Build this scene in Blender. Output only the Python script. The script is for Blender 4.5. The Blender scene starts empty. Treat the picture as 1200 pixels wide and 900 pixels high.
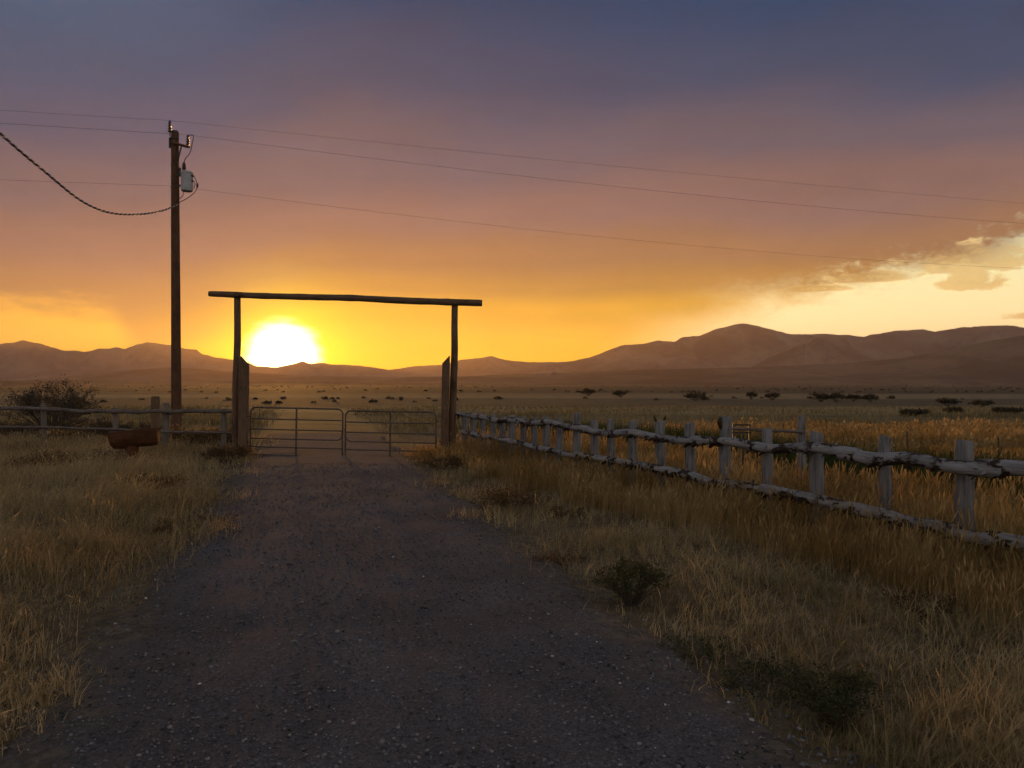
import bpy, math, random
import numpy as np
from mathutils import Vector, noise as mnoise

R = math.radians
rng = np.random.default_rng(7)
random.seed(7)
sc = bpy.context.scene
COL = sc.collection

# ------------------------------------------------------------------ camera
EYE, F = 1.7, 901.0            # eye height (m), focal length in photo pixels (1200 wide)
cam_d = bpy.data.cameras.new('camera')
cam_d.sensor_width = 36.0
cam_d.lens = 36.0 * F / 1200.0
cam_d.clip_start = 0.05
cam_d.clip_end = 40000
cam = bpy.data.objects.new('camera', cam_d)
COL.objects.link(cam)
cam.location = (0, 0, EYE)
cam.rotation_euler = (R(90), 0, 0)
sc.camera = cam

def at(px, py, d):
    """photo pixel + distance -> point in the place"""
    return Vector(((px - 600) / F * d, d, EYE - (py - 450) / F * d))

# ------------------------------------------------------------------ sun direction
SUN_AZ = math.atan((332 - 600) / F)          # left of the view axis
SUN_EL = R(2.15)
SUN = Vector((math.sin(SUN_AZ) * math.cos(SUN_EL), math.cos(SUN_AZ) * math.cos(SUN_EL), math.sin(SUN_EL)))

# ------------------------------------------------------------------ render / exposure
sc.view_settings.view_transform = 'Standard'
sc.view_settings.look = 'None'
sc.view_settings.exposure = 0.0
sc.view_settings.gamma = 1.0
sc.view_settings.use_curve_mapping = False
sc.render.engine = 'CYCLES'
cy = sc.cycles
cy.use_denoising = True
cy.use_adaptive_sampling = True
cy.adaptive_threshold = 0.04
cy.adaptive_min_samples = 16
try:
    cy.denoiser = 'OPENIMAGEDENOISE'
except Exception:
    pass
cy.max_bounces = 4
cy.diffuse_bounces = 2
cy.glossy_bounces = 2
cy.transmission_bounces = 3
cy.volume_bounces = 1
cy.transparent_max_bounces = 4
cy.sample_clamp_indirect = 3.0
cy.caustics_reflective = False
cy.caustics_refractive = False

# ------------------------------------------------------------------ node helpers
class NT:
    def __init__(self, tree):
        self.t = tree
        self.n = tree.nodes
        self.l = tree.links
    def new(self, kind, **kw):
        nd = self.n.new(kind)
        for k, v in kw.items():
            setattr(nd, k, v)
        return nd
    def put(self, sock, v):
        if isinstance(v, bpy.types.NodeSocket):
            self.l.new(v, sock)
        else:
            sock.default_value = v
    def m(self, op, a, b=0.0, c=0.0, clamp=False):
        nd = self.new('ShaderNodeMath', operation=op)
        nd.use_clamp = clamp
        self.put(nd.inputs[0], a)
        self.put(nd.inputs[1], b)
        self.put(nd.inputs[2], c)
        return nd.outputs[0]
    def add(self, a, b): return self.m('ADD', a, b)
    def sub(self, a, b): return self.m('SUBTRACT', a, b)
    def mul(self, a, b): return self.m('MULTIPLY', a, b)
    def div(self, a, b): return self.m('DIVIDE', a, b)
    def vec(self, x, y, z):
        nd = self.new('ShaderNodeCombineXYZ')
        for i, v in enumerate((x, y, z)):
            self.put(nd.inputs[i], v)
        return nd.outputs[0]
    def smooth(self, x, lo, hi, o0=0.0, o1=1.0):
        nd = self.new('ShaderNodeMapRange', interpolation_type='SMOOTHSTEP')
        self.put(nd.inputs['Value'], x)
        self.put(nd.inputs['From Min'], lo)
        self.put(nd.inputs['From Max'], hi)
        self.put(nd.inputs['To Min'], o0)
        self.put(nd.inputs['To Max'], o1)
        return nd.outputs['Result']
    def noise(self, vec, scale, detail=3.0, rough=0.5, dist=0.0):
        nd = self.new('ShaderNodeTexNoise')
        if vec is not None:
            self.put(nd.inputs['Vector'], vec)
        self.put(nd.inputs['Scale'], scale)
        self.put(nd.inputs['Detail'], detail)
        self.put(nd.inputs['Roughness'], rough)
        self.put(nd.inputs['Distortion'], dist)
        return nd.outputs['Fac']
    def ramp(self, x, stops, interp='LINEAR'):
        nd = self.new('ShaderNodeValToRGB')
        cr = nd.color_ramp
        cr.interpolation = interp
        while len(cr.elements) < len(stops):
            cr.elements.new(0.5)
        for e, (p, c) in zip(cr.elements, stops):
            e.position = p
            e.color = (*c, 1) if len(c) == 3 else c
        self.put(nd.inputs[0], x)
        return nd.outputs[0]
    def mix(self, f, a, b, blend='MIX'):
        nd = self.new('ShaderNodeMix', data_type='RGBA', blend_type=blend)
        self.put(nd.inputs[0], f)
        for i, v in ((6, a), (7, b)):
            if isinstance(v, tuple) and len(v) == 3:
                v = (*v, 1)
            self.put(nd.inputs[i], v)
        return nd.outputs[2]
    def scale(self, col, f):
        nd = self.new('ShaderNodeVectorMath', operation='SCALE')
        self.put(nd.inputs[0], col)
        self.put(nd.inputs['Scale'], f)
        return nd.outputs[0]
    def vadd(self, a, b):
        nd = self.new('ShaderNodeVectorMath', operation='ADD')
        self.put(nd.inputs[0], a)
        self.put(nd.inputs[1], b)
        return nd.outputs[0]
    def vmul(self, a, b):
        nd = self.new('ShaderNodeVectorMath', operation='MULTIPLY')
        self.put(nd.inputs[0], a)
        self.put(nd.inputs[1], b)
        return nd.outputs[0]

# ------------------------------------------------------------------ world: evening sky under a rain-cloud deck
world = bpy.data.worlds.new('World')
sc.world = world
world.use_nodes = True
world.node_tree.nodes.clear()
W = NT(world.node_tree)
tc = W.new('ShaderNodeTexCoord').outputs['Generated']
sep = W.new('ShaderNodeSeparateXYZ')
W.put(sep.inputs[0], tc)
X, Y, Z = sep.outputs
u = W.mul(W.m('ARCTAN2', X, Y), 57.29578)           # azimuth in degrees, 0 = view axis
v = W.mul(W.m('ARCSINE', Z), 57.29578)              # elevation in degrees
dotn = W.new('ShaderNodeVectorMath', operation='DOT_PRODUCT')
W.put(dotn.inputs[0], tc)
dotn.inputs[1].default_value = SUN
cosa = dotn.outputs['Value']
ang = W.mul(W.m('ARCCOSINE', W.m('MINIMUM', cosa, 0.9999999)), 57.29578)
flat = W.vec(X, Y, W.mul(Z, 3.2))                    # cloud texture stretched along the horizon
n_big = W.noise(flat, 1.7, 1, 0.5)
n_mid = W.noise(flat, 5.0, 2, 0.55)
n_fine = W.noise(flat, 19.0, 3, 0.6)
wob = W.add(W.mul(W.sub(n_big, 0.5), 9.0), W.mul(W.sub(n_mid, 0.5), 3.5))
wob = W.mul(wob, W.smooth(v, 2.0, 16.0))
v2 = W.add(v, wob)
v2 = W.add(v2, W.smooth(u, -11.0, -27.0, 0.0, 4.5))
deck = W.ramp(W.div(v2, 36.0), [
    (0.00, (1.30, .66, .005)),
    (0.085, (1.12, .56, .008)),
    (0.15, (.90, .44, .020)),
    (0.21, (.50, .235, .045)),
    (0.28, (.36, .170, .075)),
    (0.38, (.235, .128, .115)),
    (0.48, (.125, .096, .126)),
    (0.60, (.030, .058, .124)),
    (0.74, (.000, .044, .122)),
    (1.00, (.022, .055, .125))], 'EASE')
# streaky texture of falling rain and cloud base
deck = W.scale(deck, W.add(0.70, W.mul(W.add(W.mul(n_mid, 0.65), W.mul(n_fine, 0.35)), 0.60)))
# the deck thins to paler grey blue in the upper left
deck = W.vadd(deck, W.scale(W.vec(.032, .056, .075), W.mul(W.smooth(u, -8.0, -34.0), W.smooth(v, 13.0, 27.0))))
# away from the sun: unseen pale sky, brightened to light ground and posts
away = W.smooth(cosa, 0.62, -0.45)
fill_sky = W.ramp(W.div(v, 70.0), [(0.0, (.56, .52, .50)), (0.40, (.48, .47, .48)), (1.0, (.20, .22, .27))])
deck = W.mix(away, deck, fill_sky)
# clear sky seen through the gap below the deck, right of the view
sky = W.new('ShaderNodeTexSky', sky_type='NISHITA')
sky.sun_disc = False
sky.sun_elevation = SUN_EL
sky.sun_rotation = SUN_AZ
sky.air_density = 1.0
sky.dust_density = 1.0
nish = W.scale(sky.outputs[0], 0.05)
clear = W.ramp(W.div(v, 14.0), [
    (0.0, (1.50, 1.02, .46)), (0.30, (1.36, 1.04, .52)), (0.48, (1.10, .94, .48)),
    (0.66, (.76, .80, .52)), (1.0, (.54, .68, .64))])
clear = W.vadd(clear, nish)
stretch = W.vec(X, Y, W.mul(Z, 1.8))
cl_n = W.add(W.mul(W.noise(stretch, 26.0, 4, 0.65), 1.0), W.mul(W.sub(W.noise(stretch, 110.0, 1, 0.6), 0.5), 0.35))
edge = W.add(W.add(4.6, W.mul(W.sub(u, 10.0), 0.215)),
             W.add(W.mul(W.sub(n_mid, 0.5), 2.6), W.mul(W.sub(cl_n, 0.5), W.smooth(u, 14.0, 28.0, 1.5, 4.0))))
edge = W.m('MINIMUM', edge, W.add(11.5, W.mul(W.sub(n_mid, 0.5), 4.0)))
gapn = W.sub(edge, v)
soft = W.smooth(u, 6.0, 25.0, 4.5, 1.7)              # rain-veiled edge near the sun, crisp further right
gap = W.m('MULTIPLY', W.smooth(gapn, W.mul(soft, -0.5), soft), W.mul(W.smooth(u, 75.0, 50.0), W.smooth(u, 5.0, 17.0)))
# bright lining of the cloud edge
rim = W.mul(W.smooth(W.m('ABSOLUTE', gapn), 0.55, 0.0), W.mul(W.smooth(u, 20.0, 30.0), W.smooth(n_fine, 0.46, 0.66)))
# small flat-based clouds standing in the gap
def blob(cu, cv, su, sv):
    a = W.div(W.sub(u, cu), su)
    dv = W.sub(v, cv)
    b = W.m('MAXIMUM', W.div(dv, sv), W.mul(dv, -2.6 / sv))
    return W.sub(1.0, W.add(W.mul(a, a), W.mul(b, b)))
bl = blob(31.0, 7.6, 3.3, 1.5)
for q in ((31.2, 6.3, 2.0, 0.9), (25.0, 7.0, 2.6, 0.55), (21.5, 6.5, 2.2, 0.4),
          (33.6, 4.15, 1.5, .35), (42.0, 6.2, 4.0, 1.2), (47.0, 4.8, 3.0, .6)):
    bl = W.m('MAXIMUM', bl, blob(*q))
cb = W.add(bl, W.mul(W.sub(cl_n, 0.47), 4.2))
cmask = W.smooth(cb, -0.25, 0.75)
crim = W.mul(W.mul(W.smooth(cb, -0.40, 0.05), W.smooth(cb, 0.50, 0.10)), W.smooth(n_fine, 0.40, 0.62))
crim = W.mul(crim, W.smooth(u, 33.0, 26.0, 0.15, 1.0))
ccol = W.ramp(W.div(v, 11.0), [(0.0, (1.3, .75, .22)), (0.45, (1.2, .72, .20)), (0.75, (.86, .56, .19)), (1.0, (.62, .47, .22))])
ccol = W.scale(ccol, W.add(0.62, W.mul(cl_n, 0.5)))
clear = W.mix(W.mul(cmask, 0.80), clear, ccol)
clear = W.vadd(clear, W.scale(W.vec(.40, .28, .05), crim))
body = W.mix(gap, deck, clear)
body = W.vadd(body, W.scale(W.vec(.42, .30, .10), rim))
# lit rain curtain low on the left, ending at a slanted edge
le = W.add(W.sub(W.add(-27.0, W.mul(W.sub(5.6, v), 0.55)), u), W.mul(W.sub(n_mid, 0.5), 2.0))
lv = W.sub(W.add(5.6, W.mul(W.sub(n_fine, 0.5), 2.6)), v)
lg = W.mul(W.mul(W.smooth(le, -0.3, 1.6), W.smooth(lv, -0.6, 2.0)), W.smooth(u, -70.0, -45.0))
body = W.mix(W.mul(lg, 0.8), body, (1.25, .62, .04, 1))
# thin air glow everywhere
body = W.vadd(body, W.scale(sky.outputs[0], 0.006))
# aureole of the low sun
ax = W.mul(W.sub(u, math.degrees(SUN_AZ)), 0.62)
ay = W.sub(v, math.degrees(SUN_EL))
angf = W.m('SQRT', W.add(W.mul(ax, ax), W.mul(W.mul(ay, ay), 6.0)))
h_wide = W.m('EXPONENT', W.mul(angf, -1 / 4.6))
h_mid = W.m('EXPONENT', W.mul(W.mul(ang, ang), -1 / 14.0))
h_core = W.smooth(W.add(W.add(ang, W.mul(W.sub(n_fine, 0.5), 1.3)), W.mul(W.m('MAXIMUM', W.mul(ay, 0.10), 0.0), 1.0)), 3.5, 1.3)
body = W.vadd(body, W.scale(W.vec(1.05, .60, .0), h_wide))
body = W.vadd(body, W.scale(W.vec(1.1, .85, .0), h_mid))
body = W.vadd(body, W.scale(W.vec(9.0, 7.2, 4.2), W.mul(h_core, h_core)))
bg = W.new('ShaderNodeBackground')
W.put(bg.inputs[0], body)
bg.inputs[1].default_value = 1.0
world.cycles.sampling_method = 'MANUAL'
world.cycles.sample_map_resolution = 512
wo = W.new('ShaderNodeOutputWorld')
W.l.new(bg.outputs[0], wo.inputs[0])

# ------------------------------------------------------------------ sun lamp
sd = bpy.data.lights.new('sun', 'SUN')
sd.energy = 2.9
sd.angle = R(1.5)
sd.color = (1.0, .44, .085)
sun = bpy.data.objects.new('sun', sd)
COL.objects.link(sun)
sun.rotation_euler = SUN.to_track_quat('Z', 'Y').to_euler()
sun.location = (-30, 60, 20)

# ------------------------------------------------------------------ object helpers
def tag(o, label=None, cat=None, group=None, kind=None):
    if label: o['label'] = label
    if cat: o['category'] = cat
    if group: o['group'] = group
    if kind: o['kind'] = kind
    return o

def empty(name, loc, rz=0.0):
    o = bpy.data.objects.new(name, None)
    o.empty_display_size = 0.2
    COL.objects.link(o)
    o.location = loc
    o.rotation_euler = (0, 0, rz)
    return o

def link(name, me, mats, parent=None):
    o = bpy.data.objects.new(name, me)
    COL.objects.link(o)
    if mats is not None:
        for m_ in (mats if isinstance(mats, (list, tuple)) else [mats]):
            if len(me.materials) < (len(mats) if isinstance(mats, (list, tuple)) else 1):
                me.materials.append(m_)
    if parent is not None:
        o.parent = parent
    return o

def np_mesh(name, verts, tris=None, quads=None, smooth=False, mat_idx=None):
    """mesh straight from numpy arrays (quads first, then tris)"""
    me = bpy.data.meshes.new(name)
    verts = np.asarray(verts, dtype=np.float32)
    q = np.zeros((0, 4), np.int32) if quads is None else np.asarray(quads, np.int32)
    t = np.zeros((0, 3), np.int32) if tris is None else np.asarray(tris, np.int32)
    loops = np.concatenate([q.ravel(), t.ravel()])
    nq, nt = len(q), len(t)
    starts = np.concatenate([np.arange(nq) * 4, nq * 4 + np.arange(nt) * 3]).astype(np.int32)
    me.vertices.add(len(verts))
    me.vertices.foreach_set('co', verts.ravel())
    me.loops.add(len(loops))
    me.loops.foreach_set('vertex_index', loops.astype(np.int32))
    me.polygons.add(nq + nt)
    me.polygons.foreach_set('loop_start', starts)
    if smooth:
        me.polygons.foreach_set('use_smooth', np.ones(nq + nt, dtype=bool))
    if mat_idx is not None:
        me.polygons.foreach_set('material_index', np.asarray(mat_idx, np.int32))
    me.update(calc_edges=True)
    me.validate()
    return me

class MB:
    """collects shapes for one mesh"""
    def __init__(self):
        self.v, self.f, self.mi = [], [], []
    def addm(self, vs, fs, mi=0):
        o = len(self.v)
        self.v += [tuple(p) for p in vs]
        self.f += [tuple(i + o for i in f) for f in fs]
        self.mi += [mi] * len(fs)
    def tube(self, pts, rads, sides=8, mi=0, caps=True, rough=0.0, seed=0, squash=None):
        pts = [Vector(p) for p in pts]
        n = len(pts)
        if not isinstance(rads, (list, tuple)):
            rads = [rads] * n
        vs = []
        prev = None
        for i, p in enumerate(pts):
            t = (pts[min(i + 1, n - 1)] - pts[max(i - 1, 0)])
            t = t.normalized() if t.length > 1e-9 else Vector((0, 0, 1))
            if prev is None:
                a = Vector((0, 0, 1)) if abs(t.z) < 0.9 else Vector((1, 0, 0))
                nrm = t.cross(a).normalized()
            else:
                nrm = (prev - t * prev.dot(t)).normalized()
            prev = nrm
            bn = t.cross(nrm)
            for k in range(sides):
                an = 2 * math.pi * k / sides
                dirv = nrm * math.cos(an) + bn * math.sin(an)
                r = rads[i]
                if rough:
                    q = p * 3.0 + dirv * 0.7 + Vector((seed * 3.7, 0, 0))
                    r *= 1 + rough * mnoise.noise(q) + rough * 0.6 * mnoise.noise(q * 3.1)
                vs.append(p + dirv * r)
        fs = []
        for i in range(n - 1):
            for k in range(sides):
                a = i * sides + k
                b = i * sides + (k + 1) % sides
                fs.append((a, b, b + sides, a + sides))
        if caps:
            fs.append(tuple(reversed(range(sides))))
            fs.append(tuple(range((n - 1) * sides, n * sides)))
        self.addm(vs, fs, mi)
    def box(self, c, s, mi=0, rot=None):
        c = Vector(c)
        vs = []
        for x in (-.5, .5):
            for y in (-.5, .5):
                for z in (-.5, .5):
                    p = Vector((x * s[0], y * s[1], z * s[2]))
                    if rot is not None:
                        p = rot @ p
                    vs.append(c + p)
        self.addm(vs, [(0, 1, 3, 2), (4, 6, 7, 5), (0, 4, 5, 1), (2, 3, 7, 6), (0, 2, 6, 4), (1, 5, 7, 3)], mi)
    def lathe(self, base, prof, sides=16, mi=0, axis=Vector((0, 0, 1))):
        pts = [Vector(base) + axis * h for r, h in prof]
        self.tube(pts, [max(r, 1e-4) for r, h in prof], sides, mi, True)
    def build(self, name, mats, parent=None, smooth=True, sharp=40):
        me = bpy.data.meshes.new(name)
        me.from_pydata(self.v, [], self.f)
        mats = mats if isinstance(mats, (list, tuple)) else [mats]
        for m_ in mats:
            me.materials.append(m_)
        me.polygons.foreach_set('material_index', self.mi)
        me.polygons.foreach_set('use_smooth', [smooth] * len(self.f))
        if smooth:
            try:
                me.set_sharp_from_angle(angle=R(sharp))
            except Exception:
                pass
        me.update()
        o = bpy.data.objects.new(name, me)
        COL.objects.link(o)
        if parent is not None:
            o.parent = parent
            o.matrix_parent_inverse.identity()
        return o

# ------------------------------------------------------------------ materials
def mat(name):
    m_ = bpy.data.materials.new(name)
    m_.use_nodes = True
    m_.node_tree.nodes.clear()
    N = NT(m_.node_tree)
    out = N.new('ShaderNodeOutputMaterial')
    return m_, N, out

def principled(N, out, col, rough=0.8, metal=0.0, bump=None, bstr=0.3, bdist=0.01, spec=0.3):
    p = N.new('ShaderNodeBsdfPrincipled')
    if isinstance(col, tuple) and len(col) == 3:
        col = (*col, 1)
    N.put(p.inputs['Base Color'], col)
    N.put(p.inputs['Roughness'], rough)
    p.inputs['Metallic'].default_value = metal
    p.inputs['Specular IOR Level'].default_value = spec
    if bump is not None:
        b = N.new('ShaderNodeBump')
        b.inputs['Strength'].default_value = bstr
        b.inputs['Distance'].default_value = bdist
        N.put(b.inputs['Height'], bump)
        N.l.new(b.outputs[0], p.inputs['Normal'])
    N.l.new(p.outputs[0], out.inputs['Surface'])
    return p

def objco(N): return N.new('ShaderNodeTexCoord').outputs['Object']
def pos(N): return N.new('ShaderNodeNewGeometry').outputs['Position']
def island(N): return N.new('ShaderNodeNewGeometry').outputs['Random Per Island']

def wood(name, stops, grain_axis=2, rough=0.85, bark=None):
    m_, N, out = mat(name)
    co = objco(N)
    s = [14.0, 14.0, 14.0]
    s[grain_axis] = 1.1
    g = N.noise(N.vmul(co, tuple(s)), 3.0, 5, 0.6, 0.4)
    col = N.ramp(g, stops)
    blot = N.noise(co, 2.2, 4, 0.6)
    col = N.mix(N.smooth(blot, 0.45, 0.75), col, N.scale(col, 0.55))
    if bark:
        bn = N.noise(N.vmul(co, (0.55, 1, 1)), bark[0], 5, 0.62, 0.5)
        clus = N.noise(co, 1.7, 3, 0.6)                     # bark survives in clusters
        fleck = N.noise(N.vmul(co, (0.5, 1, 1)), 34.0, 3, 0.6)
        bm = N.smooth(N.add(N.add(bn, N.mul(N.sub(clus, 0.5), 0.55)), N.mul(N.sub(fleck, 0.5), 0.12)), bark[1], bark[1] + 0.09)
        col = N.mix(bm, col, bark[2])
        h = N.add(N.mul(g, 0.5), bm)
    else:
        h = g
    principled(N, out, col, rough, 0, h, 0.7, 0.012, 0.2)
    return m_

M = {}
M['grey_post'] = wood('weathered_grey_wood', [(0.30, (.045, .040, .036)), (0.42, (.14, .132, .126)), (0.6, (.205, .195, .187)), (0.8, (.29, .278, .265))], 2)
M['log_rail'] = wood('peeled_log_with_bark', [(0.25, (.14, .132, .126)), (0.5, (.25, .238, .228)), (0.8, (.38, .365, .35))], 0,
                     bark=(10.0, 0.505, (.035, .022, .014, 1)))
M['brown_post'] = wood('weathered_brown_wood', [(0.25, (.07, .055, .042)), (0.5, (.15, .12, .095)), (0.75, (.24, .20, .165))], 2)
M['log_dark'] = wood('dark_log', [(0.25, (.06, .045, .035)), (0.5, (.13, .10, .08)), (0.8, (.22, .18, .15))], 0)
M['bark'] = wood('loose_bark', [(0.3, (.018, .012, .008)), (0.7, (.06, .04, .026))], 0)
M['tie'] = wood('timber_brown', [(0.25, (.07, .04, .022)), (0.5, (.14, .082, .048)), (0.8, (.21, .135, .085))], 2)
M['beam'] = wood('beam_brown', [(0.25, (.07, .04, .022)), (0.5, (.13, .078, .046)), (0.8, (.20, .13, .085))], 0)
M['pole'] = wood('creosote_pole', [(0.25, (.05, .025, .013)), (0.5, (.10, .05, .026)), (0.8, (.16, .085, .048))], 2)
M['rust'] = wood('rusty_brown_wood', [(0.25, (.045, .018, .008)), (0.5, (.095, .038, .014)), (0.8, (.15, .066, .026))], 0)

def simple(name, col, rough=0.6, metal=0.0, var=0.25, sc_=20.0, spec=0.4):
    m_, N, out = mat(name)
    n = N.noise(objco(N), sc_, 4, 0.6)
    c = N.mix(N.smooth(n, 0.3, 0.7), tuple(x * (1 - var) for x in col), tuple(min(1, x * (1 + var)) for x in col))
    principled(N, out, c, N.add(rough - 0.08, N.mul(n, 0.16)), metal, n, 0.1, 0.003, spec)
    return m_
M['tube'] = simple('weathered_gate_tube', (.10, .07, .05), 0.42, 0.35, 0.25, 12)
M['steel'] = simple('dark_steel', (.05, .045, .04), 0.55, 0.6)
M['hinge'] = simple('rusty_steel', (.14, .07, .035), 0.7, 0.4)
M['tank'] = simple('grey_tank_paint', (.33, .33, .32), 0.5, 0.0, 0.12, 6)
M['porcelain'] = simple('brown_porcelain', (.06, .035, .025), 0.25, 0.0)
M['cable'] = simple('black_cable', (.03, .028, .027), 0.5, 0.0)
M['alu'] = simple('bare_aluminium_strand', (.62, .60, .57), 0.30, 0.95, 0.1)
M['wire'] = simple('weathered_wire', (.10, .085, .08), 0.5, 0.5)

def leafy(name, stops, trans=0.45, rough=0.7, patch=None, patch_scale=0.35):
    """thin foliage: diffuse plus light coming through"""
    m_, N, out = mat(name)
    col = N.ramp(island(N), stops)
    if patch is not None:
        n = N.noise(pos(N), patch_scale, 3, 0.55)
        col = N.mix(N.smooth(n, 0.42, 0.62), col, N.vmul(col, patch))
    d = N.new('ShaderNodeBsdfDiffuse')
    N.put(d.inputs[0], col)
    t = N.new('ShaderNodeBsdfTranslucent')
    N.put(t.inputs[0], col)
    mx = N.new('ShaderNodeMixShader')
    mx.inputs[0].default_value = trans
    N.l.new(d.outputs[0], mx.inputs[1])
    N.l.new(t.outputs[0], mx.inputs[2])
    N.l.new(mx.outputs[0], out.inputs['Surface'])
    return m_
M['straw'] = leafy('dry_straw', [(0.0, (.28, .205, .105)), (0.5, (.44, .33, .165)), (1.0, (.58, .45, .24))], 0.45, patch=(.74, .70, .64))
M['gold'] = leafy('tall_golden_grass', [(0.0, (.28, .18, .065)), (0.5, (.42, .28, .11)), (1.0, (.58, .41, .18))], 0.5, patch=(.72, .65, .55), patch_scale=0.8)
M['head'] = leafy('pale_seed_heads', [(0.0, (.38, .26, .11)), (1.0, (.60, .44, .22))], 0.5)
M['short'] = leafy('short_verge_grass', [(0.0, (.24, .17, .085)), (0.45, (.43, .32, .165)), (0.8, (.55, .42, .22)), (1.0, (.22, .21, .09))], 0.4, patch=(.66, .66, .62), patch_scale=0.9)
M['pasture'] = leafy('olive_pasture', [(0.0, (.13, .10, .05)), (0.5, (.20, .165, .08)), (1.0, (.29, .235, .115))], 0.4, patch=(.7, .72, .66), patch_scale=0.12)
M['green'] = leafy('green_weed', [(0.0, (.040, .042, .020)), (0.6, (.070, .075, .034)), (1.0, (.13, .12, .06))], 0.4)
M['ditch'] = leafy('ditch_green', [(0.0, (.022, .034, .012)), (0.6, (.040, .058, .020)), (1.0, (.075, .085, .032))], 0.4)
M['sage'] = leafy('sage_leaf', [(0.0, (.045, .036, .023)), (0.6, (.08, .065, .042)), (1.0, (.13, .11, .072))], 0.35)
M['rustweed'] = leafy('dry_brown_weed', [(0.0, (.07, .04, .020)), (0.6, (.13, .078, .035)), (1.0, (.20, .13, .06))], 0.4)
M['twig'] = simple('twig_brown', (.075, .05, .035), 0.9)

# ground: dirt and thatch with field strips further out
def m_ground():
    m_, N, out = mat('field_ground')
    p = pos(N)
    s = N.new('ShaderNodeSeparateXYZ')
    N.put(s.inputs[0], p)
    fine = N.noise(p, 9.0, 6, 0.65)
    midn = N.noise(p, 0.8, 5, 0.6)
    near = N.mix(N.smooth(midn, 0.35, 0.65), (.13, .088, .048), (.21, .15, .082))
    near = N.mix(N.smooth(fine, 0.35, 0.7), N.scale(near, 0.6), near)
    # ground cover in belts across the valley: cured pasture, hay strip, sage belt, patchy flat, dark sage
    wv = N.noise(N.vmul(p, (.011, .030, 0)), 1.0, 5, 0.6, 0.2)
    wy = N.add(N.add(s.outputs[1], N.mul(s.outputs[0], 0.05)), N.mul(N.mul(N.sub(wv, 0.5), s.outputs[1]), 0.75))
    belt = N.ramp(N.mul(N.m('LOGARITHM', N.m('MAXIMUM', wy, 10.0), 10.0), 1 / 3.0), [
        (0.445, (.155, .112, .052)), (0.50, (.165, .130, .062)), (0.545, (.130, .116, .060)), (0.562, (.23, .185, .090)), (0.582, (.24, .195, .095)),
        (0.592, (.092, .075, .045)), (0.648, (.095, .078, .047)), (0.662, (.185, .145, .08)), (0.695, (.17, .132, .075)), (0.725, (.062, .05, .032)), (0.90, (.075, .058, .038))])
    spots = N.noise(p, 0.35, 4, 0.7)
    belt = N.mix(N.mul(N.smooth(spots, 0.50, 0.64), 0.55), belt, N.scale(belt, 0.45))
    big = N.noise(N.vmul(p, (.02, .05, 0)), 1.0, 4, 0.6)
    belt = N.scale(belt, N.add(0.7, N.mul(big, 0.6)))
    dist = N.smooth(s.outputs[1], 20.0, 34.0)
    col = N.mix(dist, near, belt)
    h = N.add(fine, N.mul(N.noise(p, 40.0, 4, 0.6), 0.4))
    principled(N, out, col, 0.95, 0, h, 0.6, 0.03, 0.1)
    return m_
M['ground'] = m_ground()

def m_road():
    m_, N, out = mat('gravel_surface')
    p = pos(N)
    vo = N.new('ShaderNodeTexVoronoi', feature='F1')
    N.put(vo.inputs['Vector'], p)
    vo.inputs['Scale'].default_value = 85.0
    vo2 = N.new('ShaderNodeTexVoronoi', feature='F1')
    N.put(vo2.inputs['Vector'], p)
    vo2.inputs['Scale'].default_value = 34.0
    big = N.noise(p, 0.7, 4, 0.6)
    col = N.ramp(vo.outputs['Color'], [(0.0, (.045, .043, .045)), (0.5, (.092, .086, .087)), (0.85, (.135, .126, .127)), (1.0, (.22, .21, .205))])
    col = N.mix(N.smooth(big, 0.35, 0.7), col, N.vmul(col, (.72, .68, .66)))
    dust = N.noise(p, 3.0, 5, 0.65)
    col = N.mix(N.add(0.15, N.mul(N.smooth(dust, 0.40, 0.7), 0.45)), col, (.100, .076, .068))
    sp = N.new('ShaderNodeSeparateXYZ')
    N.put(sp.inputs[0], p)
    sd_ = N.m('ABSOLUTE', N.add(N.add(sp.outputs[0], 0.46), N.mul(N.sub(sp.outputs[1], 3.42), 0.2634)))
    ed = N.smooth(N.add(sd_, N.mul(N.sub(N.noise(p, 1.6, 5, 0.65), 0.5), 1.6)), 1.25, 1.95)
    soil = N.mix(N.smooth(N.noise(p, 14.0, 4, 0.6), 0.4, 0.65), (.085, .062, .040), (.16, .12, .075))
    col = N.mix(N.mul(ed, 0.9), col, soil)
    h = N.add(N.mul(N.sub(1.0, N.mul(vo.outputs['Distance'], 1.0)), 0.6), N.sub(1.0, vo2.outputs['Distance']))
    principled(N, out, col, 1.0, 0, h, 0.35, 0.006, 0.04)
    return m_
M['road'] = m_road()

m_, N, out = mat('gravel_stones')
c = N.ramp(island(N), [(0.0, (.035, .034, .036)), (0.4, (.085, .08, .082)), (0.85, (.15, .145, .145)), (0.980, (.21, .20, .19)), (0.994, (.26, .25, .24)), (1.0, (.50, .48, .46))])
principled(N, out, c, 0.9, 0, None, spec=0.15)
M['stone'] = m_

def m_hill(name, a, b, c3):
    m_, N, out = mat(name)
    p = pos(N)
    n1 = N.noise(p, 0.0040, 6, 0.6)
    n2 = N.noise(p, 0.022, 6, 0.65)
    col = N.mix(N.smooth(n1, 0.40, 0.62), a, b)
    col = N.mix(N.mul(N.smooth(n2, 0.5, 0.68), 0.7), col, c3)
    principled(N, out, col, 0.95, 0, n2, 0.6, 6.0, 0.05)
    return m_
M['mount'] = m_hill('mountain_slope', (.075, .055, .040), (.17, .13, .092), (.045, .034, .025))
M['slope'] = m_hill('sage_slope', (.048, .038, .026), (.12, .094, .060), (.032, .025, .018))

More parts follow.
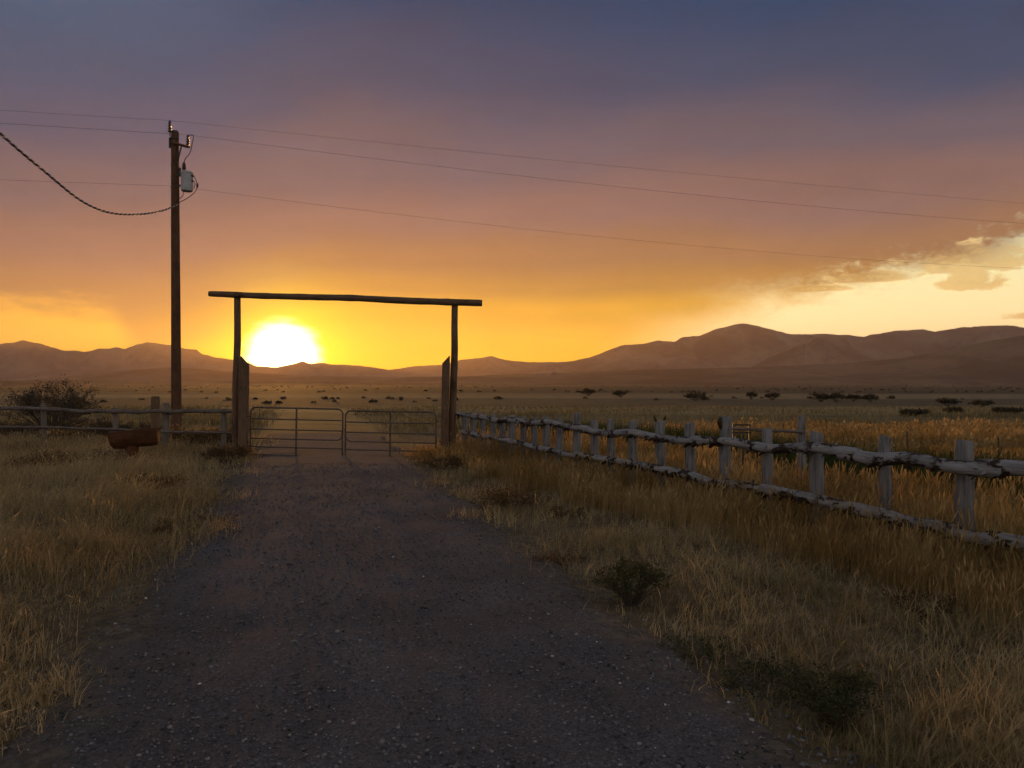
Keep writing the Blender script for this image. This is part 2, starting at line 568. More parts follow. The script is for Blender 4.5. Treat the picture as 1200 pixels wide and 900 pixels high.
# ------------------------------------------------------------------ land form
def xc(y):            # road centre line
    return -0.46 - 0.2634 * (y - 3.42)
ROAD_HALF = 1.9
FA, FB = Vector((3.95, 6.8)), Vector((-1.60, 18.75))        # right fence line
def fence_x(y):
    return 3.95 - 0.46 * (y - 6.8)

def gz(x, y):
    """ground height"""
    x = np.asarray(x, float)
    y = np.asarray(y, float)
    s = np.abs(x - xc(np.clip(y, -30, 60)))
    off = np.clip((s - 1.7) / 1.5, 0, 1)
    z = (0.030 * np.sin(x * 1.3 + 0.7 * np.sin(y * 0.9)) * np.sin(y * 1.1 + 1.0)
         + 0.018 * np.sin(x * 3.7 + y * 2.1) + 0.012 * np.sin(x * 6.1 - y * 5.2 + 1.0)) * off
    z = z - 0.05 * np.exp(-((s - 2.3) / 0.5) ** 2) + 0.03 * off
    # ditch behind the right-hand fence
    dx = (x - fence_x(y)) * 0.908
    d = np.exp(-((dx - 7.0) / 2.6) ** 2) * np.clip((y - 5) / 8, 0, 1)
    return z - 0.12 * d

# ground sheet with graded spacing
def graded(lo, hi, n, c, k=6.0):
    t = np.linspace(-1, 1, n)
    g = np.sinh(k * t) / np.sinh(k)
    return np.where(g < 0, c + g * (c - lo), c + g * (hi - c))
gx = graded(-5600, 5600, 260, 0.0, 8.5)
gy = graded(-1200, 5700, 260, 8.0, 8.0)
GX, GY = np.meshgrid(gx, gy)
fade = np.clip(1 - np.hypot(GX, GY - 8) / 70, 0, 1)
GZ = gz(GX, GY) * np.where(fade > 0, 1, 0) * np.clip(fade * 4, 0, 1)
vv = np.stack([GX, GY, GZ], -1).reshape(-1, 3)
nx, ny = len(gx), len(gy)
ii = (np.arange(ny - 1)[:, None] * nx + np.arange(nx - 1)[None, :]).ravel()
qq = np.stack([ii, ii + 1, ii + nx + 1, ii + nx], -1)
ground = link('ground', np_mesh('ground', vv, quads=qq, smooth=True), M['ground'])
tag(ground, 'dry valley floor of dirt and cured grass reaching to the hills', 'ground', kind='structure')

# gravel road with a ragged edge
ys = np.concatenate([np.arange(-3, 24, 0.12), np.arange(24, 27, 1.0)])
K = 29
rv = []
for i, y in enumerate(ys):
    wl = ROAD_HALF + 0.22 * mnoise.noise(Vector((y * 0.9, 3, 0))) + 0.12 * mnoise.noise(Vector((y * 3.7, 9, 0)))
    wr = ROAD_HALF + 0.22 * mnoise.noise(Vector((y * 0.9, 17, 0))) + 0.12 * mnoise.noise(Vector((y * 3.7, 29, 0)))
    for k in range(K):
        t = -1 + 2 * k / (K - 1)
        x = xc(y) + (t * wl if t < 0 else t * wr)
        crown = 0.028 * (1 - t * t) - 0.016 * (math.exp(-((abs(t) - 0.45) / 0.13) ** 2))
        z = 0.022 + crown + 0.008 * mnoise.noise(Vector((x * 2.2, y * 1.4, 0))) + 0.004 * mnoise.noise(Vector((x * 7, y * 6, 5)))
        if abs(t) == 1:
            z = -0.06
        rv.append((x, y, z))
rv = np.array(rv)
ii = (np.arange(len(ys) - 1)[:, None] * K + np.arange(K - 1)[None, :]).ravel()
rq = np.stack([ii, ii + 1, ii + K + 1, ii + K], -1)
road = link('gravel_road', np_mesh('gravel_road', rv, quads=rq, smooth=True), M['road'])
tag(road, 'grey gravel drive leading up to the closed gates', 'road', kind='structure')

# loose stones on the road
def stones(n):
    # icosahedron
    ph = (1 + 5 ** .5) / 2
    iv = np.array([(-1, ph, 0), (1, ph, 0), (-1, -ph, 0), (1, -ph, 0), (0, -1, ph), (0, 1, ph), (0, -1, -ph), (0, 1, -ph),
                   (ph, 0, -1), (ph, 0, 1), (-ph, 0, -1), (-ph, 0, 1)], float) / 1.9
    it = np.array([(0, 11, 5), (0, 5, 1), (0, 1, 7), (0, 7, 10), (0, 10, 11), (1, 5, 9), (5, 11, 4), (11, 10, 2), (10, 7, 6), (7, 1, 8),
                   (3, 9, 4), (3, 4, 2), (3, 2, 6), (3, 6, 8), (3, 8, 9), (4, 9, 5), (2, 4, 11), (6, 2, 10), (8, 6, 7), (9, 8, 1)])
    y = 2.6 + 13.5 * rng.random(n) ** 2.2
    t = rng.uniform(-1.08, 1.08, n)
    x = xc(y) + t * ROAD_HALF
    r = 0.0038 + 0.0075 * rng.random(n) ** 3 + 0.008 * (rng.random(n) < 0.012)
    sx = r[:, None] * rng.uniform(0.7, 1.35, (n, 3)) * np.array([1, 1, 0.62])
    jit = 1 + rng.uniform(-.22, .22, (n, 12, 1))
    V = iv[None] * jit * sx[:, None, :]
    a = rng.uniform(0, 6.28, n)
    ca, sa = np.cos(a)[:, None], np.sin(a)[:, None]
    VX = V[..., 0] * ca - V[..., 1] * sa
    VY = V[..., 0] * sa + V[..., 1] * ca
    tt = np.clip(np.abs(t), 0, 1)
    z = 0.024 + 0.028 * (1 - tt ** 2) - 0.016 * np.exp(-((tt - .45) / .13) ** 2) + r * 0.15
    z = np.where(np.abs(t) > 0.97, 0.012, z)
    V = np.stack([VX + x[:, None], VY + y[:, None], V[..., 2] + z[:, None]], -1).reshape(-1, 3)
    T = (it[None] + (np.arange(n) * 12)[:, None, None]).reshape(-1, 3)
    return np_mesh('gravel', V, tris=T)
gr = link('gravel', stones(26000), M['stone'])
tag(gr, 'loose grey and pale gravel stones scattered over the drive', 'gravel', kind='stuff')

# ------------------------------------------------------------------ hills and mountains
def ridge(name, prof, dist, depth, m_, label, amp=0.10, seed=0, na=380, ns=40):
    """terrain: crest profile given as photo pixels, at a real distance; falls away to front and back"""
    prof = sorted(prof)
    px = np.array([p[0] for p in prof], float)
    hh = np.array([(450 - p[1]) / F * dist + EYE for p in prof])
    P = np.linspace(px[0], px[-1], na)
    H = np.interp(P, px, hh)
    verts = []
    for i, p in enumerate(P):
        for j in range(ns):
            s = -1 + 1.8 * j / (ns - 1)          # -1 front foot, 0 crest, .8 behind
            d = dist + s * depth
            x = (p - 600) / F * d
            e = 1 - abs(s)
            sh = (max(e, 0) ** 1.35) if s < 0 else (max(e, 0) ** 0.8)
            q = Vector((x / (depth * .33), d / (depth * .45), seed * 5.1))
            nz = mnoise.fractal(q, 0.9, 2.1, 5, noise_basis='PERLIN_ORIGINAL')
            rid = 1 - abs(mnoise.noise(Vector((x / (depth * .13), d / (depth * 0.60), seed * 2.3 + 7)))) - 0.45 * abs(mnoise.noise(Vector((x / (depth * .05), d / (depth * 0.3), seed + 17))))
            k = min(1, abs(s) * 5) * (e if e > 0 else 0)
            cr = 0.010 * mnoise.fractal(Vector((p * 0.09, seed, 0)), 0.8, 2.2, 4, noise_basis='PERLIN_ORIGINAL')
            h = H[i] * (sh + amp * (nz + 1.6 * (rid - 0.62)) * k * 2.4 + cr * sh)
            if abs(s) > 0.01:
                h = min(h, (H[i] - EYE) * (d / dist) + EYE - 0.012 * abs(s) * H[i])
            if abs(s) >= 0.999:
                h = -6.0
            verts.append((x, d, h))
    i0 = (np.arange(na - 1)[:, None] * ns + np.arange(ns - 1)[None, :]).ravel()
    q4 = np.stack([i0, i0 + ns, i0 + ns + 1, i0 + 1], -1)
    o = link(name, np_mesh(name, np.array(verts), quads=q4, smooth=True), m_)
    tag(o, label, 'mountain' if 'mountain' in name else 'hill', kind='structure')
    return o

ridge('mountain_range', [(-420, 418), (-200, 408), (-60, 404), (0, 402), (12, 401), (27, 397.5), (38, 400), (45, 401), (60, 406), (75, 410), (90, 410.5), (98, 412), (115, 408),
      (129, 408.5), (136, 406.5), (146, 409), (158, 404), (172, 400), (186, 402.5), (200, 404), (221, 408), (230, 409), (237, 414.5), (244, 415.5), (252, 418), (268, 420), (285, 422), (300, 429),
      (325, 430), (345, 426), (354, 422.5), (364, 426), (377, 424.5), (390, 427), (410, 427), (430, 429), (455, 432.5), (470, 431), (483, 429), (500, 428), (520, 427), (540, 421),
      (560, 419.5), (576, 416.5), (590, 421), (620, 424), (660, 424), (720, 420), (800, 424)], 4700, 900, M['mount'], 'distant purple mountain range under the setting sun', 0.12, 1)
ridge('mountain', [(560, 445), (610, 434), (640, 427), (668, 423), (690, 419), (715, 409), (733, 403), (755, 402), (772, 398), (791, 399), (800, 394), (818, 393), (845, 383.5),
      (870, 378.5), (880, 379), (895, 382), (922, 390), (935, 391.5), (965, 391), (985, 392), (1000, 392.5), (1013, 393.5), (1020, 390.5), (1050, 386), (1080, 385), (1095, 387.5), (1115, 384),
      (1150, 382), (1180, 381), (1200, 383), (1300, 380), (1460, 386), (1650, 400)], 3900, 900, M['mount'], 'broad humped mountain rising on the right', 0.10, 2)
ridge('hill', [(868, 436), (890, 424), (915, 412), (935, 405), (950, 399), (958, 395.5), (967, 398), (980, 404), (1000, 411), (1030, 421), (1060, 432)], 2900, 420, M['mount'],
      'small pointed hill in front of the broad mountain', 0.08, 3, 120, 20)
ridge('hill', [(420, 447), (480, 441.5), (540, 441), (640, 437), (720, 434), (800, 432), (900, 429.5), (1000, 425), (1060, 419), (1120, 408), (1160, 399), (1200, 393), (1330, 378), (1500, 368), (1700, 372)],
      2100, 620, M['slope'], 'long dark sage slope climbing towards the right', 0.07, 4, 220, 26)
ridge('hill', [(-350, 440), (-150, 444), (0, 448), (50, 443.5), (90, 440), (150, 433), (200, 430), (240, 432), (290, 436), (350, 440), (430, 441), (520, 444), (600, 447)], 2500, 600, M['slope'],
      'low brown hills at the foot of the left mountains', 0.06, 5, 200, 22)
ridge('hill', [(-400, 444), (-200, 445), (0, 446), (80, 445.5), (120, 447), (200, 448), (290, 449), (400, 449.6)], 1100, 350, M['slope'],
      'flat dark sage bench beyond the left fence', 0.03, 6, 120, 16)

# ------------------------------------------------------------------ grass
def blades(name, P, h, w, lean, m_, label, head=None, cat='grass', wind=(0.25, -0.1), parent=None):
    """thin bent blades, one mesh. head: (fraction, width factor) of a seed head"""
    n = len(P)
    a = rng.uniform(0, 2 * np.pi, n)
    side = np.stack([np.cos(a), np.sin(a), np.zeros(n)], -1)
    la = rng.uniform(0, 2 * np.pi, n)
    L = lean * rng.random(n) ** 0.7
    ld = np.stack([np.cos(la) * L + wind[0] * lean * 0.6, np.sin(la) * L + wind[1] * lean * 0.6, np.zeros(n)], -1)
    up = np.array([0, 0, 1.0])
    h = h[:, None]
    w = w[:, None]
    def pt(t):
        return P + up * h * (t - 0.22 * t * t * np.linalg.norm(ld, axis=1)[:, None]) + ld * h * t * t
    p0, p1, p2 = pt(0.0), pt(0.5), pt(1.0)
    V = [p0 - side * w * .5, p0 + side * w * .5, p1 - side * w * .38, p1 + side * w * .38, p2]
    k = 5
    quads = [(0, 1, 3, 2)]
    tris = [(2, 3, 4)]
    if head is not None:
        f, wf = head
        sel = (rng.random(n) < f).astype(float)[:, None]
        q0, q1, q2 = pt(0.86), pt(0.96), pt(1.10)
        hw = w * wf * sel
        hw = np.maximum(hw, 0.0002)
        V += [q0, q1 - side * hw * .5, q1 + side * hw * .5, q2]
        k = 9
        tris += [(5, 7, 6), (6, 7, 8)]
    V = np.stack(V, 1).reshape(-1, 3)
    o = (np.arange(n) * k)
    Q = np.concatenate([np.array(q)[None] + o[:, None] for q in quads])
    T = np.concatenate([np.array(t)[None] + o[:, None] for t in tris])
    me = np_mesh(name, V, tris=T, quads=Q)
    ob = link(name, me, m_, parent)
    if label:
        tag(ob, label, cat, kind='stuff')
    return ob

def field(n, ylo, yhi, xlo, xhi, keep, pw=1.0, clump=0.0):
    """scattered root points; xlo/xhi functions of y"""
    y = ylo + (yhi - ylo) * rng.random(n) ** pw
    lo, hi = xlo(y), xhi(y)
    x = lo + (hi - lo) * rng.random(n)
    if clump:
        cxn = np.round(x / clump + 0.35 * np.sin(y * 7)) * clump
        cyn = np.round(y / clump + 0.35 * np.sin(x * 5)) * clump
        k = rng.random(n)[:, None] ** 0.5 * 0.55
        sel = rng.random(n) < 0.6
        x = np.where(sel, cxn + (x - cxn) * 0.35, x)
        y = np.where(sel, cyn + (y - cyn) * 0.35, y)
    k = keep(x, y)
    x, y = x[k], y[k]
    return np.stack([x, y, gz(x, y) - 0.01], -1)

def nz2(x, y, s, o=0.0):
    """cheap smooth pseudo-noise 0..1"""
    return 0.5 + 0.25 * (np.sin(x * s + 1.7 * np.sin(y * s * 0.7 + o) + o) + np.sin(y * s * 1.3 + 1.3 * np.sin(x * s * 0.9 + 2 + o)))

def clumpy(x, y, cell, lo, hi):
    """per-clump random factor"""
    a = np.floor(x / cell + 0.4 * np.sin(y * 3.1))
    b = np.floor(y / cell + 0.4 * np.sin(x * 2.7))
    r = np.abs(np.sin(a * 12.9898 + b * 78.233) * 43758.5453) % 1.0
    return lo + (hi - lo) * r

def sroad(x, y): return x - xc(y)
def left_w(y): return -0.72 * y - 1.5
def right_w(y): return 0.72 * y + 1.2

# right verge, short
def keep_rv(x, y):
    s = sroad(x, y)
    dens = np.clip((s - 1.45 - 0.9 * (nz2(x, y, 2.3) - 0.45)) / 0.9, 0.0, 1) ** 1.6
    dens = dens * (0.25 + 0.75 * np.clip(nz2(x, y, 1.9, 4.0) * 2.2 - 0.55, 0, 1))
    return (rng.random(len(x)) < dens) & (x < fence_x(y) + 0.3)
P = field(150000, 2.8, 17.5, lambda y: xc(y) + 1.0, lambda y: np.minimum(right_w(y), fence_x(y) + 0.2), keep_rv, 1.5, 0.16)
hs = (0.05 + 0.13 * rng.random(len(P)) ** 1.6) * (0.6 + 0.8 * nz2(P[:, 0], P[:, 1], 3.1, 2.0))
hs = hs * clumpy(P[:, 0], P[:, 1], 0.22, 0.55, 1.6)
blades('verge_grass', P, hs, 0.0035 + 0.003 * rng.random(len(P)) + 0.0003 * P[:, 1], 0.9, M['short'],
       'short sparse dry grass on the verge beside the right edge of the drive')
# tall golden grass along and behind the right fence
def keep_tall(x, y):
    d = (x - fence_x(y)) * 0.908
    front = np.clip((d + 1.25 + 0.5 * (nz2(x, y, 2.1, 1.0) - 0.5)) / 0.35, 0, 1)
    back = np.clip((2.9 + 0.8 * (nz2(x, y, 1.1, 5.0) - .5) - d) / 0.5, 0, 1)
    return rng.random(len(x)) < front * back * (0.55 + 0.45 * nz2(x, y, 4.0, 9.0))
P = field(210000, 3.6, 18.5, lambda y: fence_x(y) - 1.8, lambda y: np.minimum(right_w(y) + 1.0, fence_x(y) + 5.0), keep_tall, 1.25, 0.12)
dd = (P[:, 0] - fence_x(P[:, 1])) * 0.908
hs = (0.30 + 0.26 * rng.random(len(P))) * np.where(dd < -0.25, 0.66, 1.0) * (0.8 + 0.4 * nz2(P[:, 0], P[:, 1], 1.7, 3.0))
hs = hs * clumpy(P[:, 0], P[:, 1], 0.20, 0.72, 1.25)
blades('tall_grass', P, hs, 0.0022 + 0.002 * rng.random(len(P)) + 0.00028 * P[:, 1], 0.30, M['gold'],
       'tall golden grass growing through and behind the right log fence', head=(0.35, 2.6))
# green growth in the ditch
def keep_ditch(x, y):
    d = (x - fence_x(y)) * 0.908
    return (rng.random(len(x)) < np.exp(-((d - 5.2) / 1.7) ** 2) * (0.35 + 0.65 * nz2(x, y, 1.3, 2.0)))
P = field(85000, 7.5, 26, lambda y: fence_x(y) + 2.5, lambda y: np.minimum(right_w(y) + 1, fence_x(y) + 10), keep_ditch, 1.0, 0.3)
blades('ditch_grass', P, 0.40 + 0.36 * rng.random(len(P)), 0.010 + 0.012 * rng.random(len(P)), 0.7, M['ditch'],
       'dark green growth in the ditch behind the golden grass')
# golden meadow band beyond the ditch
def keep_mead(x, y):
    d = (x - fence_x(y)) * 0.908
    return rng.random(len(x)) < np.clip((d - 7.5) / 1.5, 0, 1) * (0.4 + 0.6 * nz2(x, y, 0.6, 7.0))
P = field(60000, 12, 26, lambda y: np.maximum(fence_x(y) + 7, -0.32 * y), lambda y: right_w(y) + 2, keep_mead, 1.2, 0.4)
blades('meadow_grass', P, (0.26 + 0.26 * rng.random(len(P))) * (0.7 + 0.5 * nz2(P[:, 0], P[:, 1], 0.8, 3.0)), 0.010 + 0.0009 * P[:, 1], 0.5, M['gold'],
       'golden meadow band beyond the green ditch', head=(0.3, 2.0))
# left side grass
def keep_left(x, y):
    s = -sroad(x, y)
    dens = np.clip((s - 1.40 - 0.9 * (nz2(x, y, 2.0, 6.0) - 0.45)) / 1.0, 0, 1) ** 1.6
    return rng.random(len(x)) < dens * (0.30 + 0.7 * np.clip(nz2(x, y, 1.4, 8.0) * 2.0 - 0.4, 0, 1))
P = field(190000, 3.4, 24, lambda y: left_w(y), lambda y: xc(y) - 1.0, keep_left, 1.35, 0.16)
s = -sroad(P[:, 0], P[:, 1])
hs = (0.07 + 0.16 * rng.random(len(P)) ** 1.5 + 0.10 * np.clip((s - 2.3) / 1.6, 0, 1)) * (0.55 + 0.9 * nz2(P[:, 0], P[:, 1], 1.6, 2.0))
hs = hs * clumpy(P[:, 0], P[:, 1], 0.26, 0.5, 1.6)
blades('roadside_grass', P, hs, 0.0035 + 0.003 * rng.random(len(P)) + 0.0004 * P[:, 1], 0.85, M['straw'],
       'dry tan grass covering the ground left of the drive', head=(0.12, 2.0))
# lone flowering stalks standing above the turf on both verges
def keep_st(x, y):
    s_ = np.abs(sroad(x, y))
    return (s_ > 1.95) & (x < fence_x(y) - 0.9) & (rng.random(len(x)) < 0.25 + 0.75 * (nz2(x, y, 1.2, 3.3) > 0.6))
P = field(3600, 3.2, 18.5, lambda y: left_w(y), lambda y: right_w(y), keep_st, 1.2)
blades('dry_stalk', P, 0.20 + 0.28 * rng.random(len(P)), 0.0026 + 0.00025 * P[:, 1], 0.45, M['head'],
       'scattered pale dry stalks standing above the short grass on both verges', head=(0.7, 1.7))
# field beyond the gates
def keep_far(x, y):
    s = np.abs(sroad(x, y))
    return rng.random(len(x)) < np.clip((s - 1.9) / 1.0, 0, 1) * (0.3 + 0.7 * nz2(x, y, 0.5, 1.0)) * np.where((x > fence_x(y) - 0.5) & (y < 25), 0.0, 1.0) * np.where(x > 0.1 * y, 0.6, 1.0)
P = field(75000, 19, 56, lambda y: left_w(y) - 1, lambda y: right_w(y) + 1, keep_far, 1.3, 0.4)
blades('pasture_grass', P, (0.12 + 0.16 * rng.random(len(P))) * (0.6 + 0.8 * nz2(P[:, 0], P[:, 1], 0.35, 5.0)), 0.008 + 0.0007 * P[:, 1], 0.6, M['pasture'],
       'low dry pasture grass beyond the gates')

# ------------------------------------------------------------------ bushes and weeds
def bush(name, loc, rx, h, nst, nleaf, leaf, lm, label, cat, group=None, seed=0, low=0.0, sm=None, upright=0.5):
    rs = np.random.default_rng(seed + 100)
    x0, y0 = loc
    root = empty(name, (x0, y0, float(gz(x0, y0)) - 0.02))
    tag(root, label, cat, group)
    mb = MB()
    tips = []
    for k in range(nst):
        a = rs.uniform(0, 6.283)
        rr = rx * rs.uniform(0.25, 1.0) ** upright
        hh = h * rs.uniform(0.55, 1.0) * (1 - 0.45 * (rr / rx) ** 2)
        b = Vector((math.cos(a) * rx * 0.12 * rs.random(), math.sin(a) * rx * 0.12 * rs.random(), 0))
        e = Vector((math.cos(a) * rr, math.sin(a) * rr, hh))
        mid = b.lerp(e, 0.5) + Vector((rs.normal() * rx * .08, rs.normal() * rx * .08, h * .10))
        r0 = max(0.003, h * 0.012)
        mb.tube([b, b.lerp(mid, .6), mid, mid.lerp(e, .6), e], [r0, r0 * .8, r0 * .6, r0 * .45, r0 * .25], 4, 0, False)
        tips.append((b, mid, e))
        for q in range(2):
            t = rs.uniform(0.35, 0.9)
            s0 = mid.lerp(e, t)
            e2 = s0 + Vector((rs.normal() * rx * .22, rs.normal() * rx * .22, h * rs.uniform(0.05, 0.22)))
            mb.tube([s0, s0.lerp(e2, .5) + Vector((0, 0, h * .02)), e2], [r0 * .4, r0 * .3, r0 * .15], 3, 0, False)
            tips.append((s0, s0.lerp(e2, .5), e2))
    mb.build('stem', sm or M['twig'], root)
    n = int(nleaf)
    if n:
        idx = rs.integers(0, len(tips), n)
        t = rs.random(n) ** (0.7)
        A = np.array([[list(p) for p in tp] for tp in tips])[idx]
        c = A[:, 1] + (A[:, 2] - A[:, 1]) * (t[:, None] * 1.15) + rs.normal(0, rx * 0.055, (n, 3))
        if low:
            dn = rs.random(n) < low
            c[dn] = (A[:, 0] + (A[:, 1] - A[:, 0]) * (t[:, None] + .15))[dn] + rs.normal(0, rx * 0.05, (int(dn.sum()), 3))
        c[:, 2] = np.maximum(c[:, 2], 0.01)
        a = rs.normal(0, 1, (n, 3))
        a /= np.linalg.norm(a, axis=1)[:, None]
        a[:, 2] = np.abs(a[:, 2])
        b = np.cross(a, rs.normal(0, 1, (n, 3)))
        b /= np.linalg.norm(b, axis=1)[:, None] + 1e-9
        ln = (leaf * rs.uniform(0.6, 1.4, n))[:, None]
        wd = ln * 0.36
        V = np.stack([c, c + a * ln * .5 + b * wd * .5, c + a * ln, c + a * ln * .5 - b * wd * .5], 1).reshape(-1, 3)
        Q = np.arange(n * 4).reshape(n, 4)
        link('foliage', np_mesh('foliage', V, quads=Q), lm, root)
    return root

def px_ground(px, py):
    d = EYE * F / (py - 450)
    return ((px - 600) / F * d, d)

# roadside weeds on the right verge
bush('weed', px_ground(738, 706), 0.30, 0.40, 34, 3400, 0.026, M['green'], 'bushy green weed at the edge of the gravel, right of the drive', 'weed', seed=1, low=0.45, upright=0.8)
bush('weed', px_ground(985, 846), 0.26, 0.36, 34, 3400, 0.022, M['green'], 'dark green weed at lower right, nearest the camera', 'weed', seed=2, low=0.45, upright=0.8)
bush('weed', px_ground(905, 806), 0.30, 0.16, 26, 1700, 0.022, M['green'], 'low spreading green weed beside the gravel, left of the nearest weed', 'weed', seed=3)
bush('weed', px_ground(815, 762), 0.26, 0.10, 18, 1000, 0.022, M['green'], 'flat green weed mat on the gravel edge below the bushy weed', 'weed', seed=23)
bush('dry_weed', px_ground(597, 592), 0.55, 0.30, 34, 2200, 0.035, M['rustweed'], 'wide brown dry weed clump near the right end of the gates', 'weed', seed=4)
bush('dry_weed', px_ground(664, 604), 0.26, 0.16, 18, 900, 0.03, M['rustweed'], 'small brown dry weed clump right of the wide clump', 'weed', seed=5)
bush('dry_weed', px_ground(648, 655), 0.30, 0.10, 18, 900, 0.025, M['rustweed'], 'low brown dry weed on the gravel edge behind the green weed', 'weed', seed=6)
bush('dry_weed', px_ground(515, 549), 0.50, 0.34, 26, 1800, 0.04, M['rustweed'], 'brown dry weeds at the foot of the right gate post', 'weed', seed=7)
bush('dry_weed', px_ground(1082, 728), 0.26, 0.22, 20, 900, 0.03, M['rustweed'], 'brown dry weed in front of the tall grass below the nearest fence post', 'weed', seed=8)
# left side
bush('dry_weed', px_ground(92, 549), 1.1, 0.32, 40, 3000, 0.05, M['rustweed'], 'wide dry weed patch in front of the left fence', 'weed', seed=9)
bush('dry_weed', px_ground(178, 575), 0.5, 0.30, 26, 1800, 0.04, M['rustweed'], 'dry weed tuft in the grass below the log trough', 'weed', seed=10)
bush('dry_weed', px_ground(268, 541), 0.6, 0.45, 30, 2200, 0.05, M['rustweed'], 'brown weeds at the foot of the left gate post', 'weed', seed=11)
bush('dry_weed', px_ground(232, 618), 0.5, 0.14, 22, 1500, 0.03, M['rustweed'], 'low brown weed patch on the left edge of the drive', 'weed', seed=12)
bush('bare_shrub', ((62 - 600) / F * 25, 25), 1.35, 1.95, 70, 5200, 0.075, M['sage'], 'large dark bare shrub rising behind the left fence', 'shrub', seed=13)
for k, (px, d, rx, h) in enumerate([(18, 21.8, 0.7, 0.75), (100, 22.5, 0.8, 0.8), (122, 21.5, 0.6, 0.65), (160, 22.0, 0.7, 0.7), (226, 20.8, 0.8, 0.62), (256, 20.2, 0.6, 0.6), (80, 20.8, 0.7, 0.5)]):
    where = ['at the far left, left of the large bare shrub', 'just right of the large bare shrub', 'between the large bare shrub and the log trough',
             'directly behind the log trough', 'beyond the fence right of the utility pole', 'behind the left gate post', 'in front of the large bare shrub'][k]
    bush('shrub', ((px - 600) / F * d, d), rx, h, 30, 2400, 0.06, M['rustweed' if k in (4, 5, 6) else 'sage'], 'low dark shrub ' + where, 'shrub', 'shrubs behind the left fence', seed=30 + k)
# sagebrush out on the flat
far = [(815, 470, 2.2, 0.9, 'large round dark sagebrush alone on the flat, left of the tall fence post'),
       (690, 464, 2.2, 1.0, 'dark sagebrush on the flat, leftmost of those seen above the right fence'),
       (728, 466, 2.0, 0.9, 'sagebrush on the flat between the leftmost one and the large round one'),
       (880, 468, 1.2, 0.9, 'small sagebrush on the flat, first one right of the tall fence post'),
       (905, 469, 1.4, 0.9, 'sagebrush on the flat, second one right of the tall fence post'),
       (962, 471, 1.6, 0.9, 'leftmost of the close row of dark sagebrush on the flat'),
       (980, 471, 1.5, 0.9, 'second bush in the close row of dark sagebrush on the flat'),
       (1000, 471, 1.4, 0.7, 'third bush in the close row of dark sagebrush on the flat'),
       (1020, 471, 1.5, 0.7, 'rightmost of the close row of dark sagebrush on the flat'),
       (1070, 488, 1.5, 0.35, 'low sagebrush in the pasture seen between the two nearest fence posts'),
       (1118, 485, 1.2, 0.4, 'low sagebrush in the pasture just above the nearest fence post'),
       (1172, 486, 0.9, 0.4, 'small round sagebrush near the right edge, left of its neighbour'),
       (1190, 486, 0.9, 0.45, 'small round sagebrush at the right edge of the pasture'),
       (1110, 476, 1.5, 0.6, 'farther sagebrush above the nearest fence post, higher in the picture'),
       (1150, 478, 1.3, 0.5, 'sagebrush on the flat between the nearest fence post and the right edge')]
for k, (px, py, rx, h, lab) in enumerate(far):
    bush('sagebrush', px_ground(px, py), rx * (0.5 if py < 480 else 0.42), h * (0.95 if py < 480 else 0.8), 30, 1300, 0.13 * rx ** .5, M['sage'], lab, 'sagebrush', 'sagebrush out on the flat', seed=60 + k, upright=0.6)
# uncountable sage beyond
def sage_stuff():
    n = 700
    y = np.where(rng.random(n) < 0.10, rng.uniform(64, 92, n), 150 + 800 * rng.random(n) ** 1.6)
    x = (rng.random(n) * 1.5 - 0.75) * y
    k = nz2(x, y * 2.5, 0.05, 3.0) + 0.4 * rng.random(n) > 0.55
    x, y = x[k], y[k]
    n = len(x)
    L = 30
    r = rng.uniform(0.18, 0.45, n) * (1 + y / 900)
    c = rng.normal(0, 1, (n, L, 3))
    c /= np.linalg.norm(c, axis=2)[..., None]
    c *= rng.uniform(0.5, 1, (n, L, 1))
    c[..., 2] = np.abs(c[..., 2]) * 0.62
    c = c * r[:, None, None] + np.stack([x, y, np.zeros(n)], -1)[:, None]
    a = rng.normal(0, 1, (n, L, 3)) * 0.28 * r[:, None, None]
    b = rng.normal(0, 1, (n, L, 3)) * 0.18 * r[:, None, None]
    V = np.stack([c - a, c + b, c + a, c - b], 2).reshape(-1, 3)
    return np_mesh('sage_flat', V, quads=np.arange(len(V)).reshape(-1, 4))
tag(link('sage_flat', sage_stuff(), M['sage']), 'distant scattered sagebrush covering the valley floor', 'sagebrush', kind='stuff')

